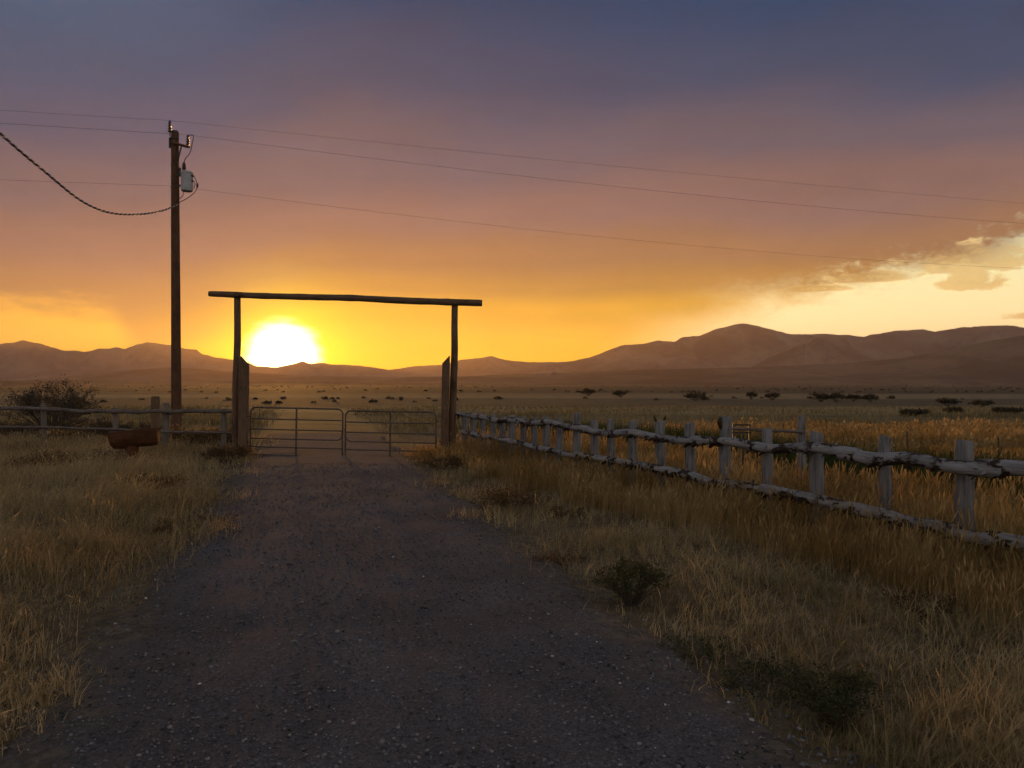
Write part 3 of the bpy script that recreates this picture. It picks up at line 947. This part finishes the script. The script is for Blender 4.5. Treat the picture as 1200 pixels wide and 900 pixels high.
# ------------------------------------------------------------------ right log fence
fr = empty('log_fence', (3.95, 6.8, 0))
tag(fr, 'weathered log fence with two bark-patched rails running along the right side', 'fence')
O = Vector((3.95, 6.8, 0))
def loc(p): return Vector(p) - O
POSTS = [(1123, 517), (1030, 512), (950, 507), (893, 503), (845, 488), (803, 496), (768, 494), (737, 493), (711, 492), (692, 493), (671, 484), (651, 490),
         (636, 489), (622, 489.5), (609, 488), (596, 487), (585, 487), (574, 486), (562, 485.5), (551, 485), (541, 484), (1232, 524), (1362, 535)]
for k, (px, py) in enumerate(POSTS):
    uu = (px - 600) / F
    d = 7.078 / (uu + 0.46)
    top = at(px, py, d)
    rs = random.Random(k)
    r = 0.071 * rs.uniform(0.84, 1.14)
    if k in (4,):
        r = 0.076
    off = Vector((0.07, 0.034, 0))              # posts stand behind the rails
    b = Vector((top.x, top.y, -0.35)) + off + Vector((rs.uniform(-.025, .025), 0, 0))
    t = top + off
    mb = MB()
    n = 9
    pts = [b.lerp(t, i / (n - 1)) + Vector((0.008 * rs.uniform(-1, 1), 0.008 * rs.uniform(-1, 1), 0)) for i in range(n)]
    rads = [r * (1.06 - 0.12 * i / (n - 1)) for i in range(n)]
    pts += [pts[-1] + Vector((0, 0, 0.005))]
    rads += [r * 0.88]
    mb.tube(pts, rads, 12, 0, True, 0.10, k)
    sx = (0.016 * rs.uniform(-1, 1))
    for q in mb.v[-12:]:
        pass
    o = mb.build('post', M['grey_post'], fr)
    for vtx in o.data.vertices:
        vtx.co -= O
        if vtx.co.z > (t.z - 0.03):
            vtx.co.z += sx * ((vtx.co.x - t.x + O.x) / r) * 1.4
    if k == 6:                                   # forked stubs on one post top
        for sxx in (-1, 1):
            mb2 = MB()
            mb2.tube([loc(t) + Vector((sxx * .03, 0, -.05)), loc(t) + Vector((sxx * .065, 0, .03)), loc(t) + Vector((sxx * .085, 0, .085))], [.022, .018, .010], 6, 0, True, .2, 3)
            mb2.build('broken_stub', M['bark'], fr)
    if k == 4:
        mb2 = MB()
        mb2.tube([loc(t) + Vector((-.07, -.02, -.16)), loc(t) + Vector((-.10, -.04, -.07)), loc(t) + Vector((-.075, -.03, -.01))], [.02, .035, .012], 6, 0, True, .3, 4)
        mb2.build('broken_stub', M['bark'], fr)

def rail(parent, p0, p1, r0, r1, seed, mats, flakes=0, orig=None, sides=12, wob=0.04, rough=0.10, name='rail'):
    """a log along its own local X axis, so the grain runs along it"""
    p0, p1 = Vector(p0), Vector(p1)
    if orig is not None:
        p0, p1 = p0 - orig, p1 - orig
    d = p1 - p0
    L = d.length
    n = max(6, int(L / 0.10))
    rs = random.Random(seed)
    mb = MB()
    pts, rads = [], []
    for i in range(n + 1):
        t = i / n
        w = math.sin(math.pi * min(1, max(0, t)))
        pts.append(Vector((t * L, wob * w * mnoise.noise(Vector((t * 3, seed, 0))) * 2, wob * w * mnoise.noise(Vector((t * 3, seed, 9))) * 2 - 0.0)))
        knot = 1 + 0.07 * max(0, mnoise.noise(Vector((t * L * 2.6, seed * 2.2, 4)))) * 2
        rads.append((r0 + (r1 - r0) * t) * knot)
    rads[0] *= .92
    rads[-1] *= .92
    mb.tube(pts, rads, sides, 0, True, rough, seed)
    for k in range(flakes):                     # shreds of bark curling off the underside and flanks
        t = rs.random()
        i = min(n - 1, int(t * n))
        c = pts[i]
        an = -math.pi / 2 + rs.gauss(0, 0.9)
        dirv = Vector((0, math.cos(an), math.sin(an)))
        tan = Vector((0, -math.sin(an), math.cos(an)))
        ln, wd = rs.uniform(.04, .16), rs.uniform(.015, .05)
        base = c + dirv * rads[i] * 0.97
        lift = rs.uniform(0.004, 0.03)
        v4 = [base - tan * wd * .5, base + tan * wd * .5,
              base + Vector((ln * .5, 0, 0)) + tan * wd * .6 + dirv * lift * .4, base + Vector((ln * .5, 0, 0)) - tan * wd * .5 + dirv * lift * .5,
              base + Vector((ln, 0, -lift)) + tan * wd * .25 + dirv * lift, base + Vector((ln, 0, -lift * 1.2)) - tan * wd * .35 + dirv * lift]
        inn = [q - dirv * 0.007 for q in v4]
        mb.addm(v4 + inn, [(0, 1, 2, 3), (3, 2, 4, 5), (7, 6, 9, 8), (8, 9, 11, 10), (0, 3, 9, 6), (3, 5, 11, 9), (1, 7, 8, 2), (2, 8, 10, 4), (4, 10, 11, 5), (0, 6, 7, 1)], 1)
    for k in range(int(L * 1.6) if flakes else 0):   # knots and broken branch stubs
        i = rs.randrange(1, n)
        an = rs.uniform(0, 6.283)
        dirv = Vector((rs.uniform(-.3, .3), math.cos(an), math.sin(an))).normalized()
        b = pts[i] + dirv * rads[i] * .7
        ln = rs.uniform(.02, .055)
        kr = rs.uniform(.010, .020)
        mb.tube([b, b + dirv * (rads[i] * .3 + ln * .5), b + dirv * (rads[i] * .3 + ln)], [kr * 1.5, kr, kr * .6], 6, rs.choice((0, 1)), True, .25, k)
    o = mb.build(name, mats, parent, True, 60)
    o.location = p0
    o.rotation_euler = d.to_track_quat('X', 'Z').to_euler()
    return o

def on_fence(px, py, push=0.0):
    uu = (px - 600) / F
    d = 7.078 / (uu + 0.46)
    p = at(px, py, d)
    return p + Vector((-0.05 - push, -0.03, 0))
up = [(1420, 571, .064), (1165, 548, .062), (1000, 531.5, .061), (822, 516, .052), (690, 503, .056), (612, 493, .052), (560, 487.8, .06), (533, 485.5, .05)]
for k in range(len(up) - 1):
    a, b = up[k], up[k + 1]
    e = 0.12
    pa, pb = on_fence(a[0], a[1]), on_fence(b[0], b[1])
    dv = (pb - pa).normalized()
    rail(fr, pa - dv * e + Vector((0, 0, .012 * (-1) ** k)), pb + dv * e + Vector((0, 0, .012 * (-1) ** k)), a[2] * 0.95, b[2] * 1.0, 11 + k, [M['log_rail'], M['bark']],
         int(26 * (pb - pa).length / 2) if k < 5 else 6, O, 14 if k < 3 else 10)
lo = [(1420, 672, .054), (1180, 632, .056), (1012, 597, .058), (905, 574, .05), (790, 552, .052), (680, 533, .05), (600, 517, .05), (545, 507, .05)]
for k in range(len(lo) - 1):
    a, b = lo[k], lo[k + 1]
    pa, pb = on_fence(a[0], a[1]), on_fence(b[0], b[1])
    dv = (pb - pa).normalized()
    rail(fr, pa - dv * .1 + Vector((0, 0, .010 * (-1) ** k)), pb + dv * .1 + Vector((0, 0, .010 * (-1) ** k)), a[2], b[2], 31 + k, [M['log_rail'], M['bark']],
         int(48 * (pb - pa).length / 2) if k < 5 else 8, O, 12, 0.035, 0.10)

# ------------------------------------------------------------------ things behind the right fence
# tall brace post with a thin pole rail back to the fence
bp = empty('brace_post', (0, 0, 0))
b0 = at(939, 487, 10.6)
bp.location = (b0.x, b0.y, 0)
tag(bp, 'tall grey post standing behind the log fence with a thin pole rail', 'post')
mb = MB()
mb.tube([(0, 0, -.3), (0.004, 0, .5), (0, .005, 1.0), (0.003, 0, b0.z)], [.062, .06, .058, .055], 10, 0, True, .08, 2)
mb.build('post', M['grey_post'], bp)
pr = at(852, 502, 10.3)
rail(bp, Vector((0.0, -.07, at(939, 506, 10.6).z)), Vector((pr.x - b0.x, pr.y - b0.y, pr.z)), .022, .018, 77, [M['log_dark'], M['bark']], 0, None, 8, .01, .08, 'pole_rail')
# little dark metal frame beyond
mf = empty('metal_stand', (0, 0, 0))
m0 = at(869, 497, 13.5)
gzm = float(gz(m0.x, m0.y))
mf.location = (m0.x, m0.y, gzm)
tag(mf, 'small dark metal frame stand behind the tall fence post', 'stand')
ppm = 13.5 / F
for dx in (-9.5, 9.5):
    mb = MB()
    mb.box((dx * ppm, 0, (m0.z - gzm) / 2 - .05), (.03, .03, (m0.z - gzm) + .1))
    mb.build('upright', M['steel'], mf, False)
for dy, wx in ((0, 20), (5, 33), (9, 30)):
    mb = MB()
    mb.box((-(3 if dy else 0) * ppm, 0.02 + .002 * dy, m0.z - gzm - dy * ppm - .015), (wx * ppm, .03, .028))
    mb.build('crossbar', M['steel'], mf, False)
# steel stakes
def stake(px, ptop, d, lab, h_extra=0.0, r=.018):
    p = at(px, ptop, d)
    g = float(gz(p.x, p.y))
    e = empty('fence_stake', (p.x, p.y, g))
    tag(e, lab, 'stake', 'steel stakes behind the right fence')
    mb = MB()
    hgt = p.z - g
    mb.box((0, 0, hgt / 2 - .1), (r * 1.8, .006, hgt + .2))
    mb.box((0, .012, hgt / 2 - .1), (.006, r, hgt + .2))
    mb.build('shaft', M['steel'], e, False)
    for q in range(6):
        mb = MB()
        mb.box((0, -.008, hgt * (0.25 + .12 * q)), (r * .8, .01, .012))
        mb.build('stud', M['steel'], e, False)
stake(870.5, 510, 10.9, 'thin dark steel stake between the tall fence posts in the golden grass')
stake(1063, 506, 15.5, 'thin dark stake in the meadow left of the nearest fence post')
stake(1170, 513, 15.0, 'thin dark stake in the meadow right of the nearest fence post')
stake(918, 497, 24.0, 'far thin stake in the meadow near the tall brace post')

# ------------------------------------------------------------------ left rail fence
lf = empty('rail_fence', at(120, 450, 19.3).xy.to_3d())
tag(lf, 'low grey rail fence running left from the gateway', 'fence')
LO = Vector(lf.location)
def lpost(px, py, d, r, m_):
    t = at(px, py, d)
    g = float(gz(t.x, t.y))
    mb = MB()
    mb.tube([Vector((t.x, t.y, g - .3)) - LO, Vector((t.x + .01, t.y, (g + t.z) / 2)) - LO, t - LO, t - LO + Vector((0, 0, .012))], [r, r * .97, r * .93, r * .8], 10, 0, True, .08, px)
    mb.build('post', m_, lf)
for px, py in ((-75, 471), (51, 473), (135, 478), (194, 472.5), (262, 481)):
    lpost(px, py, 19.3 - (px - 51) * 0.004, .068 if px != 194 else .085, M['brown_post'])
lr = [(-190, 474), (-72, 476.5), (52, 479.5), (134, 482.5), (193, 482), (268, 482)]
for k in range(len(lr) - 1):
    a, b = lr[k], lr[k + 1]
    da, db = 19.2 - (a[0] - 51) * .004, 19.2 - (b[0] - 51) * .004
    rail(lf, at(a[0] - 4, a[1], da), at(b[0] + 4, b[1], db), .05, .045, 51 + k, [M['log_dark'], M['bark']], 3, LO, 8, .02)
lr = [(-190, 499), (-72, 500), (52, 500.5), (134, 503), (193, 506), (268, 507)]
for k in range(len(lr) - 1):
    a, b = lr[k], lr[k + 1]
    da, db = 19.2 - (a[0] - 51) * .004, 19.2 - (b[0] - 51) * .004
    rail(lf, at(a[0] - 4, a[1], da), at(b[0] + 4, b[1], db), .03, .03, 61 + k, [M['log_dark'], M['bark']], 3, LO, 8, .02)
rail(lf, at(190, 529, 18.55), at(268, 531, 18.3), .045, .04, 71, [M['log_dark'], M['bark']], 3, LO, 8, .02)
# the lone brown post behind it
t = at(182, 465, 20.6)
e = empty('short_post', (t.x, t.y, 0))
tag(e, 'short square reddish brown post behind the left fence, left of the utility pole', 'post')
mb = MB()
mb.box((0, 0, t.z / 2 - .1), (.165, .165, t.z + .2))
mb.addm([(-.0825, -.0825, t.z), (.0825, -.0825, t.z), (.0825, .0825, t.z), (-.0825, .0825, t.z), (0, 0, t.z + .025)], [(0, 1, 4), (1, 2, 4), (2, 3, 4), (3, 0, 4)])
mb.build('shaft', M['tie'], e, False)

# ------------------------------------------------------------------ half-round log trough on a short post
D_T = 15.6
c = at(158, 513, D_T)
tr = empty('log_trough', (c.x, c.y, float(gz(c.x, c.y))))
tag(tr, 'reddish brown half-round log trough held on a short post in the left grass', 'trough')
zc = c.z - tr.location.z
mb = MB()
Lh, Rr = 0.46, 0.245
ns, na = 16, 14
sec = []
rs = random.Random(5)
vs, fs = [], []
for i in range(ns + 1):
    t_ = -1 + 2 * i / ns
    x = t_ * Lh
    end = 1 - 0.10 * max(0, abs(t_) - .85) / .15
    ring = []
    for k in range(na + 1):
        a_ = math.pi + math.pi * k / na
        rr_ = Rr * end * (1 + .05 * mnoise.noise(Vector((x * 4, k * .6, 2))))
        ring.append((x + (0.035 * math.sin(a_) * (-1 if t_ < 0 else 1) if abs(t_) > .9 else 0), math.cos(a_) * rr_, math.sin(a_) * rr_ * 1.45 + 0.16))
    for k in range(na + 1):                      # hollowed inside, shallow
        a_ = 2 * math.pi - math.pi * k / na
        hol = 0.80 if abs(t_) < 0.86 else 0.80
        dep = 0.55 if abs(t_) < 0.86 else 0.02
        ring.append((x, math.cos(a_) * Rr * end * hol, math.sin(a_) * Rr * dep + 0.158))
    vs += ring
m2 = 2 * (na + 1)
for i in range(ns):
    for k in range(m2):
        a_, b_ = i * m2 + k, i * m2 + (k + 1) % m2
        fs.append((a_, b_, b_ + m2, a_ + m2))
fs.append(tuple(reversed(range(m2))))
fs.append(tuple(range(ns * m2, (ns + 1) * m2)))
mb.addm(vs, fs)
o = mb.build('basin', M['rust'], tr, True, 35)
o.location = (0, 0, zc)
o.rotation_euler = (0, R(-5.5), R(14))
mb = MB()
mb.tube([(-.06, 0, -.25), (-.055, 0, zc * .5), (-.05, 0, zc - .13)], [.13, .125, .135], 10, 0, True, .1, 8)
mb.build('support_post', M['rust'], tr)

# ------------------------------------------------------------------ gateway: overhead beam on two poles
gf = empty('gateway_frame', at(404, 450, 18.0).xy.to_3d())
tag(gf, 'tall wooden gateway frame of two poles and a long crossbeam over the drive', 'gateway')
GO = Vector(gf.location)
def pole_part(parent, orig, pts, rads, m_, name, seed, sides=12):
    mb = MB()
    mb.tube([Vector(p) - orig for p in pts], rads, sides, 0, True, .05, seed)
    return mb.build(name, m_, parent)
for k, (xt, yt, xb) in enumerate(((278.5, 347.5, 275.5), (533.5, 357, 529.0))):
    t, b = at(xt, yt, 18.0), at(xb, 538, 18.0)
    b.z = -0.4
    pts = [b.lerp(t, i / 8) + Vector((.012 * math.sin(i * 1.3 + k), 0, 0)) for i in range(9)]
    pole_part(gf, GO, pts, [.092 - .017 * i / 8 for i in range(9)], M['tie'], 'post', k)
bl_, br_ = at(245, 344.3, 17.92), at(565, 355.2, 17.92)
rail(gf, bl_, br_, .068, .079, 91, [M['beam'], M['bark']], 0, GO, 12, .02, .05, 'beam')
for k, (xt, yt) in enumerate(((278.5, 346), (533.5, 355))):
    mb = MB()
    p = at(xt, yt, 17.83) - GO
    mb.tube([p, p + Vector((0, -.035, 0))], [.022, .022], 8)
    mb.build('bolt', M['hinge'], gf)

# heavy timber hinge posts with slanted tops
for k, (xl, xr, ytop, ylow, xb, lab) in enumerate(((281.5, 290.5, 417.5, 427.5, 0, 'heavy square timber gate post with slanted top, left of the gates'),
                                                   (518.7, 527.0, 417.0, 426.0, 0, 'heavy square timber gate post with slanted top, right of the gates'))):
    d = 17.85
    a, b = at(xl, 450, d), at(xr, 450, d)
    hi, lw = EYE + (450 - ytop) / F * d, EYE + (450 - ylow) / F * d
    e = empty('gate_post', ((a.x + b.x) / 2, d, 0))
    tag(e, lab, 'gate post', 'timber gate posts')
    hw = (b.x - a.x) / 2
    zl, zr = (hi, lw) if k == 0 else (lw, hi)
    mb = MB()
    vs = []
    n = 8
    for i in range(n + 1):
        for (sx, sy) in ((-1, -1), (1, -1), (1, 1), (-1, 1)):
            ztop = zl if sx < 0 else zr
            z = -.4 + (ztop + .4) * i / n
            vs.append((sx * hw * (1 + .02 * math.sin(i * 2.1 + sx)) - (3.0 / F * d) * (1 - i / n) * (1 if k else .4), sy * .1 + .004 * math.sin(i * 3 + sy), z))
    fs = [(0, 3, 2, 1), (n * 4, n * 4 + 1, n * 4 + 2, n * 4 + 3)]
    for i in range(n):
        for q in range(4):
            a_ = i * 4 + q
            b_ = i * 4 + (q + 1) % 4
            fs.append((a_, b_, b_ + 4, a_ + 4))
    mb.addm(vs, fs)
    mb.build('timber', M['tie'], e, False)
    for z in (0.35, 0.95):
        mb = MB()
        sx = 1 if k == 0 else -1
        mb.tube([(sx * hw * .7, -.03, z), (sx * (hw + .06), -.03, z), (sx * (hw + .06), -.03, z + .07)], [.012, .012, .012], 6)
        mb.build('hinge_pin', M['hinge'], e)

# ------------------------------------------------------------------ tube gates
def tube_gate(p0, p1, h, lab, mirror=False, ang_r=0.02):
    """p0/p1: hinge end and latch end at the bottom; x runs along the gate"""
    p0, p1 = Vector(p0), Vector(p1)
    dv = p1 - p0
    L = dv.length
    root = empty('tube_gate', p0)
    root.rotation_euler = dv.to_track_quat('X', 'Z').to_euler()
    tag(root, lab, 'gate', 'steel tube gates closing the drive')
    r = ang_r
    bars = [0.0, 0.165, 0.345, 0.54, 0.765, h]        # heights of the bars, bottom to top
    bars = [0.0, h * .165, h * .34, h * .54, h * .76, h]
    def fx(x): return L - x if mirror else x
    # outer frame: rounded at the top corners
    def arc(cx, cz, a0, a1, rr, n=6):
        return [Vector((fx(cx + rr * math.cos(a0 + (a1 - a0) * i / n)), 0, cz + rr * math.sin(a0 + (a1 - a0) * i / n))) for i in range(n + 1)]
    rr = 0.13
    fr_ = [Vector((fx(0), 0, 0.0))] + arc(rr, h - rr, math.pi, math.pi / 2, rr) + arc(L - rr, h - rr, math.pi / 2, 0, rr) + [Vector((fx(L), 0, 0.0))]
    mb = MB()
    mb.tube(fr_, r, 8)
    mb.build('frame', M['tube'], root)
    # latch-end loop: second bar curves up into the frame
    for i, z in enumerate(bars[:-1]):
        mb = MB()
        if i == 2:
            pts = [Vector((fx(0), 0, z))] + arc(L - rr - .012, z + rr, -math.pi / 2, 0, rr) + [Vector((fx(L - .012), 0, z + rr + .06))]
            mb.tube(pts, r * .8, 8)
        else:
            mb.tube([Vector((fx(0), 0, z)), Vector((fx(L * .25), 0, z - .004)), Vector((fx(L * .75), 0, z - .004)), Vector((fx(L), 0, z))], r * .8, 8)
        mb.build('bar', M['tube'], root)
    mb = MB()
    mb.box((L * 0.505, -.022, h / 2), (.042, .012, h * 1.01))
    mb.build('stay', M['tube'], root, False)
    for z in (h * .18, h * .80):
        mb = MB()
        mb.tube([(fx(0), 0, z), (fx(-.07), 0, z)], [.016, .016], 6)
        mb.build('hinge_eye', M['hinge'], root)
    mb = MB()
    for q in range(7):
        a_ = q * .9
        mb.tube([(fx(L + .01), .02 * math.cos(a_), h * .62 - q * .03), (fx(L + .022), .02 * math.sin(a_), h * .62 - q * .03 - .03)], .006, 5)
    mb.build('chain', M['steel'], root)
    return root
g0 = at(293, 532, 18.1)
g1 = at(401, 535, 17.85)
tube_gate(g0, g1, 1.10, 'left steel tube gate leaf closing the drive')
g2 = at(510.5, 538, 17.55)
g3 = at(404.5, 535.5, 17.8)
tube_gate(g2, g3, 1.07, 'right steel tube gate leaf closing the drive')

# ------------------------------------------------------------------ utility pole
D_P = 25.0
k1 = D_P / F
base = at(206.5, 450, D_P)
up_ = empty('utility_pole', (base.x, base.y, float(gz(base.x, base.y))))
tag(up_, 'tall dark wooden utility pole with transformer standing behind the left fence', 'utility pole')
def L(px, py, dy=0.0):                            # local point of the pole thing
    p = at(px, py, D_P)
    return Vector((p.x - base.x, dy, p.z - up_.location.z))
mb = MB()
bt, tp = L(206.8, 518), L(205.0, 155.5)
bt.z = -0.3
mb.tube([bt.lerp(tp, i / 10) for i in range(11)], [.165 - .045 * i / 10 for i in range(11)], 14, 0, True, .03, 3)
mb.build('shaft', M['pole'], up_)
mb = MB()
mb.tube([L(205, 155.6), L(205, 153.5)], [.125, .10], 14)
mb.build('cap', M['steel'], up_)
mb = MB()
mb.tube([L(200.5, 163, -.1), L(211, 163.4, -.1)], [.03, .03], 8)
mb.build('through_bolt', M['steel'], up_)
def insulator(px, ytop, ybot, name='insulator'):
    a, b = L(px, ybot, -.05), L(px, ytop, -.05)
    mb = MB()
    hgt = b.z - a.z
    prof = []
    for q in range(4):
        z = hgt * (0.25 + q * .18)
        prof += [(.035, z), (.075 - .006 * q, z + hgt * .03), (.04, z + hgt * .09)]
    prof = [(.015, 0), (.018, hgt * .22)] + prof + [(.04, hgt * .95), (.02, hgt)]
    mb.lathe(a, prof, 12)
    mb.build(name, M['porcelain'], up_)
insulator(199.9, 142, 160)
insulator(221, 158.8, 174)
mb = MB()
mb.box((L(199.9, 168, -.05)), (.05, .05, 12 * k1))
mb.tube([L(200, 161, -.05), L(203, 163, -.05)], .02, 6)
mb.tube([L(200, 170, -.05), L(203, 170, -.05)], .02, 6)
mb.build('top_bracket', M['steel'], up_)
mb = MB()
pa, pb = L(203, 168.5, -.15), L(223.5, 173.5, -.08)
mb.tube([pa, pb], [.05, .042], 6)
mb.build('crossarm', M['pole'], up_)
mb = MB()
mb.tube([L(214.3, 172, -.1), L(210, 190, -.1)], [.022, .022], 6)
mb.build('arm_brace', M['steel'], up_)
# transformer: tank with lid, bushing, lugs and mount
tx0, tx1, ty0, ty1 = 214.2, 227.6, 203.5, 225.3
c = L((tx0 + tx1) / 2, ty1, -.12)
rT = (tx1 - tx0) / 2 * k1
hT = (ty1 - ty0) * k1
mb = MB()
mb.lathe(c, [(rT * .86, 0), (rT * .98, .02), (rT, .06), (rT, hT * .9), (rT * 1.0, hT * .94)], 24)
tk = mb.build('transformer', M['tank'], up_)
mb = MB()
mb.lathe(c + Vector((0, 0, hT * .94)), [(rT * 1.06, 0), (rT * 1.07, .03), (rT * .9, .07), (rT * .3, .10), (.02, .105)], 24)
mb.build('lid', M['tank'], tk)
mb = MB()
mb.tube([c + Vector((rT * .9, -.03, hT * .82)), c + Vector((rT * 1.25, -.03, hT * .80))], [.045, .03], 8)
mb.build('secondary_bushing', M['porcelain'], tk)
mb = MB()
mb.tube([c + Vector((rT * .9, -.03, hT * .55)), c + Vector((rT * 1.2, -.03, hT * .53))], [.04, .028], 8)
mb.build('secondary_bushing', M['porcelain'], tk)
mb = MB()
a = L(217.5, 201.5, -.12)
mb.lathe(a, [(.05, -.02), (.06, .02), (.045, .05), (.075, .08), (.045, .12), (.072, .15), (.04, .19), (.06, .22), (.02, .27), (.012, .30)], 12)
mb.build('primary_bushing', M['porcelain'], tk)
mb = MB()
a = L(212.3, 207, -.1)
mb.lathe(a, [(.03, 0), (.045, .05), (.03, .09), (.045, .13), (.03, .17), (.045, .2), (.02, .27)], 10)
mb.build('surge_arrester', M['porcelain'], up_)
for py in (206.7, 218.2):
    mb = MB()
    mb.box(L(211.8, py, -.08), (8 * k1, .05, .05))
    mb.build('mount_bracket', M['steel'], up_)
for py in (207, 219.3, 193):
    mb = MB()
    mb.tube([L(199.8, py, 0), L(201.5, py, 0)], .014, 6)
    mb.build('through_bolt', M['steel'], up_)
def cat_pts(pts, n=12):
    """smooth curve through points"""
    pts = [Vector(p) for p in pts]
    out_ = []
    P_ = [pts[0] * 2 - pts[1]] + pts + [pts[-1] * 2 - pts[-2]]
    for i in range(1, len(P_) - 2):
        a_, b_, c_, d_ = P_[i - 1:i + 3]
        for q in range(n):
            t_ = q / n
            out_.append(0.5 * ((2 * b_) + (c_ - a_) * t_ + (2 * a_ - 5 * b_ + 4 * c_ - d_) * t_ ** 2 + (3 * b_ - a_ - 3 * c_ + d_) * t_ ** 3))
    out_.append(pts[-1])
    return out_
def jumper(pts, r=.011):
    mb = MB()
    mb.tube(cat_pts([L(*p) for p in pts], 8), r, 6)
    mb.build('jumper_wire', M['cable'], up_)
jumper([(221, 159, -.05), (227.3, 159.6, -.05), (227, 170, -.12), (224.5, 181, -.14), (219.5, 187, -.13), (217.5, 192, -.12)], .013)
jumper([(228.8, 207, -.15), (231.5, 211, -.18), (234.3, 219, -.2), (231.5, 226.5, -.2), (222, 234, -.18), (211, 239, -.16)], .012)
jumper([(228.5, 213, -.15), (231, 217, -.17), (229.5, 222, -.15)], .011)
jumper([(217, 226, -.12), (216, 231, -.14), (211, 236, -.16)], .012)
mb = MB()
mb.lathe(L(234.3, 222, -.2), [(.02, 0), (.034, .03), (.034, .12), (.02, .15)], 8)
mb.build('splice_sleeve', M['cable'], up_)

# ------------------------------------------------------------------ wires
far_p = Vector((50.0, 43.0, 0))
near_p = Vector((-58.0, 11.0, 0))
def wire(name, zp, z_off, sag_r, sag_l, r, m_, lab, x_off=0.0, y_off=0.0, group='overhead power lines'):
    p = Vector((base.x + x_off, base.y + y_off, zp))
    pts = []
    for i in range(31):
        t_ = i / 30
        q = p.lerp(Vector((near_p.x, near_p.y, zp + z_off)), 1 - t_)
        q.z -= sag_l * 4 * t_ * (1 - t_)
        pts.append(q)
    for i in range(1, 51):
        t_ = i / 50
        q = p.lerp(Vector((far_p.x, far_p.y, zp)), t_)
        q.z -= sag_r * 4 * t_ * (1 - t_)
        pts.append(q)
    e = MB()
    e.tube(pts, r, 6)
    o = e.build(name, m_, None)
    tag(o, lab, 'power line', group)
    return o
ztop = at(200, 141.8, D_P).z
wire('power_line', ztop, -.3, .30, .35, .0036, M['wire'], 'topmost thin power line leaving the pole tip', (199.9 - 206.5) * k1, -.05)
zarm = at(221, 158.6, D_P).z
wire('power_line', zarm, -.3, .78, .25, .0046, M['wire'], 'thicker power line leaving the crossarm insulator, second from top', (221 - 206.5) * k1, -.05)
zneu = at(206, 219.5, D_P).z
wire('power_line', zneu, -.2, 1.15, .40, .0036, M['wire'], 'lowest power line, leaving the pole at transformer height', 0, -.17)
# twisted service cable drooping to upper left
ctrl = [at(210, 239, 24.84), at(188, 247.5, 23.2), at(160, 251.2, 21.3), at(128, 249, 19.4), at(95, 235, 17.5), at(50, 199, 15.2), at(0, 156, 13.1), at(-90, 66, 10.3), at(-260, -90, 7.4)]
path = cat_pts(ctrl, 26)
sv = empty('service_cable', path[0])
tag(sv, 'drooping twisted service cable from the pole towards the upper left', 'cable')
def helix(path, rad, phase, pitch):
    out_ = []
    dist = 0.0
    for i in range(len(path) - 1):
        seg = path[i + 1] - path[i]
        n = max(1, int(seg.length / 0.035))
        t_ = seg.normalized()
        sdv = t_.cross(Vector((0, 0, 1))).normalized()
        u_ = sdv.cross(t_)
        for q in range(n):
            f = q / n
            a_ = phase + 2 * math.pi * (dist + seg.length * f) / pitch
            out_.append(path[i] + seg * f + sdv * (rad * math.cos(a_)) + u_ * (rad * math.sin(a_)) - path[0])
        dist += seg.length
    return out_
for k, (mm, rr) in enumerate(((M['cable'], .014), (M['cable'], .014), (M['alu'], .010))):
    mb = MB()
    mb.tube(helix(path, .015, k * 2.094, .30), rr, 5)
    mb.build('strand', mm, sv)

# ------------------------------------------------------------------ haze
def haze_box():
    mb = MB()
    mb.box((0, 2450, 205), (11800, 7700, 450))
    m_, N, out = mat('evening_haze')
    pv = N.new('ShaderNodeVolumePrincipled')
    pv.inputs['Color'].default_value = (.90, .72, .66, 1)
    pv.inputs['Density'].default_value = 0.98e-4
    pv.inputs['Anisotropy'].default_value = 0.54
    N.l.new(pv.outputs[0], out.inputs['Volume'])
    o = mb.build('haze', m_, None, False)
    tag(o, 'thin warm evening haze filling the valley', 'haze', kind='stuff')
haze_box()
